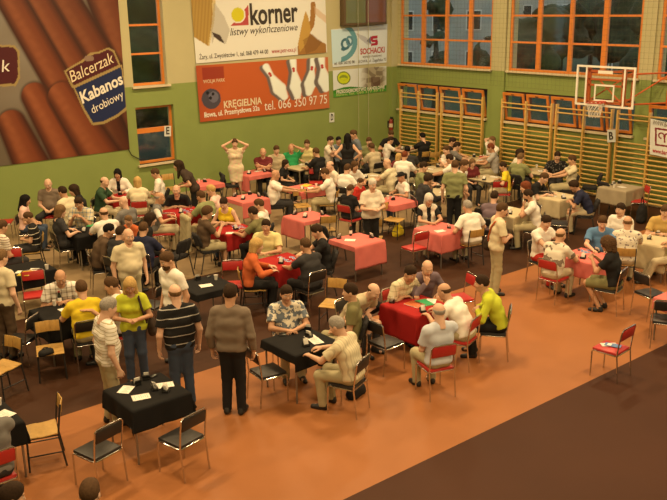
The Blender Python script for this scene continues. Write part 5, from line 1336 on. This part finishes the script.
P(292, 148.3, 'T13', 'person in bright green shirt with a raised hand', 'shirt:green', 'dark', 'fringe:grey', arms='hair,table', lean=6, chair='blk', face=178, fat=.2)
P(307, 144, 'T13', 'person in pale yellow shirt facing the camera by the wall', 'shirt:paleyellow', 'dark', 'short:brown', arms='table', lean=8, chair='blk', face=-175)
P(316, 152.5, 'T13', 'person in black shirt with back turned by the wall', 'shirt:black', 'black', 'short:brown', arms='table', lean=10, chair='blk', face=-50, fat=.3)
# standing group by the green wall
P(330.5, 140.5, 110, 'standing person in pale T-shirt with a dark shoulder strap', 'tee:offwhite', 'khaki', 'short:dark', **{**S_, 'arms': 'folded', 's': .96}, strap=('black', 1, 'black strapped bag worn by the standing person in pale T-shirt'))
P(338.5, 140.5, 150, 'standing person in blue grey top behind the dark shoulder strap', 'tee:bluegrey', 'dark', 'short:black', **{**S_, 's': .9})
P(347.5, 138, 0, 'person in black dress hands on hips', 'tank:black', 'skirt:black', 'long:black', fem=True, **{**S_, 'arms': 'hip', 'nod': 4})
P(353.5, 134.5, -110, 'standing person in blue grey shirt facing the black dress', 'shirt:bluegrey', 'dark', 'short:brown', **{**S_, 'nod': 16})
P(369, 141.5, 175, 'seated person facing the camera beyond the beige shirt', 'tee:olivegreen', 'dark', 'short:brown', arms='lap', chair='blk', lean=6)
P(371.5, 147.5, -40, 'person in beige shirt on black chair before the wall', 'shirt:beige', 'dark', 'short:brown', arms='table', lean=12, chair='blk')
# far corner and along the wall bars
P(390.5, 140.3, 'T21', 'person in white T-shirt in the far corner', 'tee:white', 'dark', 'short:dark', arms='table', lean=14, chair='red', s=.93, face=75)
P(393, 134.7, 'T21', 'person in black T-shirt under the fire extinguisher', 'tee:black', 'dark', 'short:brown', arms='table', nod=26, chair='iso', face=160)
P(422.5, 136.8, 'T21', 'person in black T-shirt on wooden chair by wall bars', 'tee:black', 'dark', 'short:black', arms='table', lean=4, chair='wood', face=-30)
P(407.5, 150.5, 'T21', 'person in dark top before the corner table', 'tee:charcoal', 'dark', 'short:black', arms='table', chair='blk', face=-5)
P(404.7, 156, 25, 'person in white T-shirt beyond the cream T-shirt', 'tee:white', 'khaki', 'short:red', arms='table', lean=14, chair='blk')
P(399, 157, 60, 'person in maroon top beyond the cream T-shirt', 'tee:maroon', 'dark', 'bob:blond', arms='lap', fem=True, chair='blk', s=.85)
P(443.7, 150.5, 'T18', 'person in white T-shirt by the wall bars looking left', 'tee:white', 'dark', 'short:brown', arms='folded', lean=6, chair='blk', face=-120)
P(449.7, 159, 'T18', 'person in white T-shirt behind the standing olive T-shirt', 'tee:white', 'dark', 'short:dark', arms='table', lean=10, chair='blk', face=-60)
P(457, 146.3, 'T22', 'person in grey T-shirt at the table by the wall bars', 'tee:grey', 'dark', 'short:dark', arms='table', lean=12, chair='blk', face=80)
P(452.7, 141.8, 'T22', 'person in black behind the grey T-shirt', 'tee:black', 'dark', 'short:dark', arms='table', lean=12, chair='blk', face=110)
P(489.5, 141.2, 'T22', 'person in white T-shirt leaning back with arm behind head', 'tee:white', 'khaki', 'short:ltbrown', arms='far,nape', lean=-6, nod=4, chair='blk', face=-118)
P(490.8, 148, 'T22', 'person in light grey T-shirt leaning on the table', 'tee:ltgrey', 'khaki', 'short:red', arms='table', lean=12, chair='wood', face=-70)
P(423.7, 167, 'T17', 'person in olive shirt stretching an arm across the table', 'shirt:olivegreen', 'khaki', 'short:dark', arms='far', lean=6, chair='blk', face=85)
P(423.7, 180.5, 'T17', 'person in grey jacket propped on an elbow', 'jacket:charcoal', 'dark', 'thick:dark', arms='chin,table', lean=18, nod=18, chair='blk', face=75)
P(455, 166, 8, 'standing person in olive T-shirt, back to the camera', 'tee:olivegreen', 'black', 'short:brown', **{**S_, 'nod': 10}, fat=.2)
P(464.5, 165.3, 125, 'standing person in printed white T-shirt leaning on the table', 'tee:white/print-ltgrey', 'khaki', 'short:brown', **{**S_, 'arms': 'down,forward', 'lean': 14, 'nod': 10})
P(472.5, 163, 170, 'person in maroon top behind the standing person', 'tee:maroon', 'dark', 'bob:ltbrown', arms='lap', fem=True, chair='blk', s=.92)
P(503, 166.5, 'T19', 'person in bright yellow T-shirt at the cream table', 'tee:yellow', 'beige', 'short:dark', arms='table', lean=10, chair='red', face=-75, s=.92)
P(520.5, 158, 'T23', 'person in olive T-shirt on a black fabric chair', 'tee:olivegreen', 'dark', 'short:ltbrown', arms='table', lean=8, chair='iso', face=40)
P(521.5, 153.5, 'T23', 'person in pale top beyond the olive T-shirt', 'tee:offwhite', 'dark', 'bob:dark', arms='table', fem=True, chair='blk', face=110)
P(552, 155.3, 'T23', 'person in black T-shirt facing the camera at wall bars', 'tee:black/print-grey', 'dark', 'short:dark', arms='table', lean=8, nod=20, chair='iso', face=-170)
P(572, 160, 'T23', 'person in pale yellow T-shirt lounging beside the wall bars', 'tee:cream', 'khaki', 'short:brown', arms='far', lean=-4, nod=10, chair='iso', face=-85)
P(544, 178, 'T24', 'person in black T-shirt reaching across the cream cloth', 'tee:black', 'dark', 'short:brown', arms='far', lean=30, nod=24, chair='blk', face=125)
P(574, 186, 'T24', 'person in navy shirt hunched over the cream cloth', 'shirt:navy', 'beige', 'thick:dark', arms='tablein', lean=34, nod=30, chair='iso', face=-75)
# right front
P(546, 222, 'T27', 'person in plain white T-shirt at pink table', 'tee:white', 'red', 'short:dark', arms='table', lean=6, nod=22, chair='blk', face=148)
P(560.8, 235.2, 'T27', 'person in white T-shirt with grey print on back', 'tee:offwhite/patch-greybrown', 'beige', 'fringe:ltbrown', arms='table', lean=18, chair='red', face=48, fat=.4)
P(602.5, 222.5, 'T27', 'person in blue polo facing the pink table', 'shirt:blue', 'dark', 'short:brown', arms='far,table', lean=12, nod=22, chair='blk', face=-165, fat=.2)
P(607.5, 244, 'T27', 'person in black T-shirt and green shorts', 'tee:black', 'shorts:olive', 'curly:brown', arms='cards', fem=True, lean=12, chair='blk', face=-54, legs='tuck')
P(620.5, 209.5, -130, 'person in white polo behind the blue polo', 'shirt:white', 'dark', 'short:dark', arms='lap', lean=2, nod=6, chair='blk')
P(627.7, 222.5, 'T28', 'person in pale flowered shirt leaning on cream table', 'shirt:offwhite/print-plum', 'beige', 'fringe:ltbrown', arms='table', lean=14, chair='wood', face=18)
P(661, 212.5, 'T28', 'person in mustard shirt facing the camera', 'shirt:mustard', 'dark', 'short:brown', arms='tablein', lean=10, nod=22, chair='blk', face=-165)
P(678, 222, 'T28', 'person in beige trousers cut off by the right edge', 'shirt:cream', 'beige', 'short:brown', arms='table', lean=8, chair='blk', face=-75, legs='out')

for kind, cp, rz, L, _ in CHAIR_JOBS:
    lb = '%s under the %s' % (CDESC[kind], L)
    if len(lb.split()) > 16: lb = '%s chair under the %s' % (dict(red='red', blk='black', iso='black fabric', wood='plywood')[kind], L)
    chair(kind, cp, rz, lb)
import os
if os.environ.get('SCDBG'):
    for i, a in enumerate(PEOPLE):
        for b in PEOPLE[i+1:]:
            q = float(np.hypot(*(a[1]-b[1])))
            if q < .5: print('NEAR %.2f | %s | %s' % (q, a[0], b[0]))
        for k, t in TABLES.items():
            dd = np.abs(a[1]-np.array(t['c'])).max()
            if dd < .56: print('TAB %.2f %s | %s' % (dd, k, a[0]))
        if a[3] and (a[3] > 1.1 or a[3] < .5): print('D %.2f %s | %s' % (a[3], a[4], a[0]))
# ------------------------------------------------------------------ empty chairs
E_(41, 429, 'wood', -112, 'empty yellow plywood chair standing alone on the orange floor at left')
E_(97, 448, 'blk', -54, 'empty black chrome chair at the left front corner of the black cloth')
E_(181, 436, 'blk', -52, 'empty black chrome chair in front of the black cloth, nearest the camera')
E_(268, 370, 'blk', 57, 'empty black chrome chair turned to the table of the floral shirt')
E_(611, 347, 'red', -44, 'empty red chrome chair with blue papers on the open orange floor')
E_(651, 292, 'blk', 66, 'empty black chrome chair beside the cut off pink table')
E_(665, 318, 'blk', 18, 'empty black chrome chair cut off by the right edge below the pink cloth')
E_(610, 195, 'iso', 65, 'empty black fabric chair left of the grey cloth table')
E_(590, 187, 'iso', -75, 'empty black fabric chair behind the pale yellow lounging person')
E_(637, 200, 'red', -88, 'empty red chair between the grey cloth table and wall bars')
E_(627, 182, 'iso', -170, 'empty black fabric chair behind the grey cloth table')
E_(546, 204, 'blk', 20, 'empty black chrome chair in front of the cream cloth')
E_(559, 222, 'blk', -75, 'empty black chrome chair behind the person in plain white T-shirt')
E_(4, 221, 'red', 80, 'empty red chair by the skirting at the left edge')
E_(12, 270, 'red', 165, 'empty red chair at the far side of the paper strewn black table')
E_(35, 294, 'red', 160, 'empty red chair between the two black tables at left')
E_(50, 349, 'wood', 160, 'empty wooden chair with a dark cap on its seat')
E_(2, 366, 'wood', -150, 'wooden chair cut off by the left edge below the beige person')
E_(20, 338, 'blk', -80, 'empty black chrome chair behind the standing beige person')
E_(176, 256, 'iso', -60, 'empty black fabric chair behind the standing white T-shirt')
E_(152, 304, 'blk', -65, 'empty black chrome chair behind the person in lime')
E_(167, 232, 'red', 175, 'empty red chair with orange seat near the brown T-shirt person')
E_(233, 284, 'red', 175, 'empty red chair behind the grey brown shirt person')
E_(331, 240, 'iso', 55, 'empty black fabric chair behind the black T-shirt person')
E_(326, 229, 'wood', -15, 'empty wooden chair tucked under the plain pink cloth table')
E_(373, 238, 'wood', -170, 'empty wooden chair behind the longest pink cloth')
E_(333, 303, 'wood', -160, 'empty yellow wooden chair between the pink cloth and olive person')
E_(459, 297, 'red', -110, 'empty red chair between the white T-shirt and lime shirt people')
E_(386, 341, 'blk', 50, 'empty black chrome chair in front of the stooping beige person')
E_(414, 247, 'red', -35, 'empty red chair with orange seat beside the long pink cloth')
E_(394, 219, 'wood', 120, 'empty wooden chair above the yellow bag')
E_(302, 205, 'wood', 165, 'empty wooden chair beside the white shirt seated in profile')
E_(316, 182, 'red', 178, 'empty red chair behind the pink table of the white T-shirt person')
E_(231, 185, 'iso', 70, 'empty black fabric chair left of the person holding head')
E_(214, 189, 'iso', -100, 'empty black fabric chair right of the stooping person')
E_(171, 188, 'wood', 150, 'empty yellow wooden chair beside the stooping person')
E_(433, 162, 'wood', -10, 'empty wooden chair beside the black T-shirt by the wall bars')
E_(484, 221, 'blk', 15, 'empty black chrome chair behind the white shirt on the wooden chair')
E_(487, 169, 'red', 178, 'empty red chair at the far side of the cream table')
E_(498, 193, 'red', 0, 'empty orange red chair in front of the yellow T-shirt person')
# ------------------------------------------------------------------ things on the tables
def boxes(key, spots):
    TI(key, [('box', px, py, 'black bidding box with white cards at the %s of the %s cloth %s' % (w, c, TABLES[key]['where'])) for px, py, w, c in spots])
TI('T4', [('box', 339, 238.5, 'black bidding box at the left end of the longest pink cloth'), ('box', 376, 236.5, 'black bidding box at the right end of the longest pink cloth'), ('paper', 350, 240, 'pale note on the longest pink cloth'), ('bottle', 349, 235, 'dark bottle at the back of the longest pink cloth')])
TI('T5', [('box', 293, 214, 'black bidding box at the left end of the pink cloth behind pale yellow person'), ('box', 305, 217.5, 'black bidding box at the middle of the pink cloth behind pale yellow person'), ('box', 326, 214, 'black bidding box at the right end of the pink cloth behind pale yellow person'), ('cup', 310, 211, 'plastic cup at the back of the pink cloth behind pale yellow person')])
TI('T6', [('box', 302, 190, 'black bidding box on the pink cloth before the profile person'), ('paper', 311, 188, 'white score sheet on the pink cloth before the profile person'), ('folder:yellow', 306, 185.5, 'yellow score folder on the pink cloth before the profile person'), ('cup', 319, 186, 'white cup on the pink cloth before the person in white')])
TI('T7', [('box', 233, 196, 'black bidding box at the left end of the pink cloth behind yellow tank person'), ('box', 243, 199.5, 'black bidding box at the front of the pink cloth behind yellow tank person'), ('box', 250, 194.5, 'black bidding box at the back of the pink cloth behind yellow tank person'), ('box', 259, 196.5, 'black bidding box at the right end of the pink cloth behind yellow tank person')])
TI('T8', [('box', 249, 174, 'black bidding box on the far pink cloth by the person holding head'), ('box', 266, 171.5, 'black bidding box at the right of the far pink cloth by the wall'), ('paper', 258, 171, 'white sheet on the far pink cloth by the wall')])
TI('T9', [('box', 205, 182, 'black bidding box on the pink cloth behind the stooping person'), ('cup', 199, 182, 'white cup on the pink cloth behind the stooping person')])
TI('T10', [('box', 181, 213, 'black bidding box on the red cloth before the black T-shirt person'), ('box', 190, 207, 'black bidding box at the back of the red cloth before the black T-shirt person')]+[('card', 184+2.4*k % 9, 209.5+1.2*(k % 3), 'playing card among those spread before the person in black') for k in range(6)])
TI('T11', [('paper', 231, 233, 'white score sheet on the red cloth by the shorts person'), ('box', 222, 226, 'black bidding box by the person in the yellow tank top'), ('box', 236, 229.5, 'black bidding box by the olive T-shirt person')]+[('card', 233+2.6*k % 12, 226+1.3*(k % 3), 'playing card among those spread before the person in yellow') for k in range(8)])
TI('T12', [('box', 281, 263.5, 'black bidding box by the orange jacket person')]+[('card', 280+3.1*k % 14, 257+1.4*(k % 4), 'playing card among those spread before the person in orange') for k in range(10)])
TI('T13', [('box', 307, 165, 'black bidding box on the bare cream table by the green wall'), ('paper', 297, 163.5, 'white sheet on the bare cream table by the green wall')])
TI('T14', [('box', 366, 178, 'black bidding box on the bare table of the cream T-shirt'), ('paper', 374, 175.5, 'white sheet on the bare table of the cream T-shirt')])
TI('T15', [('box', 393, 200, 'black bidding box before the person in the black cap'), ('cup', 388, 199, 'dark drink cup before the person in the black cap')])
TI('T16', [('box', 449, 228, 'black bidding box on the pink cloth by the vest person'), ('paper', 440, 231, 'white sheet on the pink cloth by the vest person')])
TI('T17', [('box', 437, 187.5, 'bidding box behind the vest person'), ('paper', 443, 192, 'white sheet behind the vest person')])
TI('T18', [('box', 438, 167, 'bidding box by the white T-shirt person at the bars'), ('paper', 430, 169, 'white sheet on the table at the bars')])
TI('T19', [('box', 484, 180, 'black bidding box beside the printed white T-shirt person'), ('paper', 494, 177, 'white sheet before the yellow T-shirt person')])
TI('T21', [('box', 402, 149.5, 'bidding box on the corner table'), ('cup', 411, 148.5, 'white cup on the corner table')])
TI('T22', [('box', 474, 157, 'bidding box before the person leaning back'), ('paper', 480, 160, 'white sheet before the person leaning back')])
TI('T23', [('cup', 538, 167.5, 'white cup before the black T-shirt person at the bars'), ('paper', 541, 171, 'white sheet before the black T-shirt person at the bars'), ('box', 546, 173, 'bidding box before the pale yellow lounging person')])
TI('T24', [('box', 566, 199, 'black bidding box under the navy shirt person'), ('paper', 552, 196, 'white sheet under the reaching arms of the person in black')])
TI('T25', [('box', 613, 185, 'black bidding box at the left of the grey cloth'), ('cup', 614, 187.5, 'white cup on the grey cloth'), ('box', 625, 182, 'bidding box at the back of the grey cloth'), ('paper', 622, 187, 'pinkish sheet on the grey cloth')])
TI('T26', [('box', 510, 214, 'bidding box before the chin on hand person'), ('paper', 508, 208, 'white sheet before the chin on hand person')])
TI('T27', [('box', 583, 258.5, 'bidding box nearest the front of the pink cloth by the blue polo'), ('box', 598, 252, 'bidding box by the black T-shirt and green shorts'), ('phone', 575, 249, 'dark phone on the pink cloth before the white T-shirt person')]+[('card', 582+3.3*k % 13, 250+1.3*(k % 3), 'playing card among those spread before the blue polo person') for k in range(7)])
TI('T28', [('box', 649, 239, 'black bidding box on the cream cloth before the mustard shirt person'), ('cup', 641, 230, 'white cup at the far end of the cream cloth'), ('box', 667, 232, 'bidding box by the mustard shirt person at the edge')])
TI('T30', [('paper', 22, 272, 'white sheet on the black cloth between the red chairs'), ('paper', 33, 270, 'second white sheet on the black cloth, nearer the wooden chair'), ('folder:yellow', 30, 276, 'yellow folder on the black cloth between the red chairs'), ('cup', 47, 269, 'white cup at the right of the black cloth between the red chairs')])
TI('T31', [('bottle', 49, 297, 'dark bottle beside the checked shirt person'), ('cup', 51, 303, 'white cup beside the checked shirt person'), ('paper', 66, 309, 'white sheet between the checked shirt and yellow T-shirt people')])
TI('T32', [('paper', 206, 285.5, 'large white sheet on the small black table behind the striped polo'), ('box', 196, 279, 'white topped bidding box at the back of the small black table'), ('phone', 207, 276, 'phone at the back of the small black table'), ('cup', 216, 279.5, 'white cup with green mark at the right of the small black table')])
TI('T33', [('folder:green', 93, 225, 'green folder on the black cloth by the plaid shirt'), ('box', 84, 232, 'bidding box before the plaid shirt person')])
TI('T34', [('box', 120, 195, 'bidding box before the person in the white jacket'), ('paper', 124, 197, 'white sheet before the cream blouse person')])
TI('T1', [('paper', 126, 389.5, 'printed sheet at the left of the black cloth before the striped polo'), ('paper', 141, 397, 'white sheet at the front of the black cloth before the striped polo'), ('paper', 165, 385, 'white sheet at the back of the black cloth before the striped polo'), ('box', 137, 384.5, 'bidding box at the left of the black cloth before the striped polo'), ('box', 155, 389.5, 'bidding box at the middle of the black cloth before the striped polo'), ('box', 166, 391.5, 'bidding box at the right of the black cloth before the striped polo'), ('box', 145, 378, 'bidding box at the back of the black cloth before the striped polo'), ('phone', 151, 375, 'dark phone at the back of the black cloth before the striped polo')])
TI('T2', [('paper', 312, 338, 'printed sheet before the bent person'), ('paper', 316, 341, 'second printed sheet before the bent person'), ('box', 309, 337, 'small dark box on the sheets before the bent person'), ('box', 306, 346, 'bidding box at the front of the black cloth before the floral shirt'), ('phone', 282, 335, 'dark phone before the floral shirt person'), ('box', 319, 327, 'bidding box at the far corner of the floral shirt table')])
TI('T3', [('folder:green', 424, 303, 'green folder at the middle of the big red cloth'), ('folder:orange', 415, 304.5, 'orange folder beside the green one on the big red cloth'), ('box', 423, 312, 'black bidding box at the front of the big red cloth'), ('box', 391, 302, 'bidding box at the left of the big red cloth'), ('paper', 431, 301, 'white sheet before the white T-shirt person on red cloth')])
TI('T35', [('cup', 2, 404, 'white cup on the cut off black table'), ('paper', 5, 414, 'crumpled white sheet on the cut off black table')])
for px, py, rz, lb in ((613, 345.5, .3, 'blue leaflet on the empty red chair'), (609, 344.5, .7, 'pale leaflet on the empty red chair')):
    p = fl(px, py, .475); o = empty('leaflet', (p[0], p[1], .470), rz+.2*(px == 609), lb, 'leaflet', 'leaflets on the red chair')
    MB().box((0, 0, .004 if px == 609 else .011), (.13, .24, .006), bev=.002).build('cover', mat('leaflet '+lb[:4], (.10, .20, .42) if px == 613 else (.62, .60, .55), .5, noise=.25, scale=30), o)
    MB().box((0, .05, (.004 if px == 609 else .011)+.0035), (.09, .06, .001)).build('cover_picture', MINK['white'], o)
# bags and loose things
def bag(px, py, z, s, col, label, name='bag', rz=.3, group=None):
    p = fl(px, py, z+s[2]*.5); root = empty(name, (p[0], p[1], z), rz, label, 'bag', group)
    F = Field([-v*.75-.05 for v in s[:2]]+[-.04], [v*.75+.05 for v in s[:2]]+[s[2]*1.3], .014)
    F.ell((0, 0, s[2]*.48), (s[0]*.5, s[1]*.5, s[2]*.52), 0); F.cone((-s[0]*.32, 0, s[2]*.2), (s[0]*.32, 0, s[2]*.2), s[1]*.42, s[1]*.42, .06); F.plane((0, 0, -1), 0); F.ripple(.008, 22, px)
    link('bag_body', mesh_np('bag_body', *F.mesh()), root, [cloth_mat(col)])
    MB().tube([(-s[0]*.3, 0, s[2]*.8), (-s[0]*.25, .02, s[2]*1.2), (0, .03, s[2]*1.38), (s[0]*.25, .02, s[2]*1.2), (s[0]*.3, 0, s[2]*.8)], .012, n=6).build('handle', cloth_mat(col), root)
bag(398, 230, 0, (.34, .22, .26), 'yellow', 'bright yellow plastic bag on the floor under the wooden chair')
bag(356, 389, 0, (.34, .20, .20), 'black', 'small black bag on the floor under the bent person')
bag(642, 213, 0, (.40, .26, .48), 'black', 'black bag standing on the floor before the wall bars')
bag(374, 306, .47, (.32, .20, .18), 'black', 'dark bag held on the lap of the stooping beige person')
bag(46, 352, .462, (.20, .14, .07), 'black', 'dark cap lying on the seat of the wooden chair', name='folded_cap')
# coat hung on a chair back behind the young man in brown
p = fl(186, 226, .7); d = face_dir(62)
ct = empty('hung_coat', (p[0], p[1], 0), face_rot(d), 'khaki coat draped over a chair back beside the brown T-shirt person', 'coat')
F = Field((-.34, -.22, .08), (.34, .22, 1.0), .014)
F.cone((-.21, 0, .90), (.21, 0, .90), .06, .06, .05)
for k in range(5): F.cone((-.21+.105*k, .0, .88), (-.25+.125*k, -.05+.02*(k % 2), .18), .055, .055, .05)
F.ripple(.012, 17, 2.)
link('coat_body', mesh_np('coat_body', *F.mesh()), ct, [cloth_mat('khaki')])
chair('blk', (p[0]+d[0]*.25, p[1]+d[1]*.25), face_rot(d), 'black padded chrome chair under the draped khaki coat')

# ------------------------------------------------------------------ light
def lamp(x, y, w, h, e):
    li = bpy.data.lights.new('ceiling_lamp', 'AREA'); li.shape = 'RECTANGLE'; li.size = w; li.size_y = h; li.energy = e; li.color = LAMP
    o = bpy.data.objects.new('ceiling_lamp', li); COL.objects.link(o); o.location = (x, y, CEIL-.35)
LAMP = (1.0, .69, .345)
for x in (-3., 3.5, 10., 16.5):
    for y in (-3., 4., 11., 18.): lamp(x, y, 1.6, .5, 330*(.55 if x < 0 else 1)*(.85 if y < 0 else 1)*(1.0+.15*(x > 8)+.15*(y > 8)))
w = bpy.data.worlds.new('dusk'); SC.world = w; w.use_nodes = True
nt = w.node_tree; bg = nt.nodes['Background']; N = nt.nodes.new
tc = N('ShaderNodeTexCoord'); sp = N('ShaderNodeSeparateXYZ'); nt.links.new(tc.outputs['Generated'], sp.inputs[0])
cr = N('ShaderNodeValToRGB'); cr.color_ramp.elements[0].position = 0; cr.color_ramp.elements[0].color = (.70, .74, .70, 1); cr.color_ramp.elements[1].position = .5; cr.color_ramp.elements[1].color = (.42, .48, .48, 1)
nt.links.new(sp.outputs['Z'], cr.inputs[0]); nt.links.new(cr.outputs[0], bg.inputs[0]); bg.inputs[1].default_value = 1.3

# ------------------------------------------------------------------ camera
cam = bpy.data.cameras.new('camera'); co = bpy.data.objects.new('camera', cam); COL.objects.link(co)
cam.sensor_fit = 'HORIZONTAL'; cam.sensor_width = 36; cam.lens = F_PX*36/667; cam.clip_start = .1; cam.clip_end = 400
M = Matrix((tuple(RI), tuple(UP), tuple(-FW))).transposed().to_4x4(); M.translation = Vector((0, 0, CAM_H)); co.matrix_world = M
SC.camera = co
vs = SC.view_settings; vs.view_transform = 'Standard'; vs.look = 'None'; vs.gamma = 1; vs.use_curve_mapping = False; vs.exposure = 0
SC.cycles.use_denoising = True; SC.cycles.max_bounces = 6; SC.cycles.transparent_max_bounces = 16
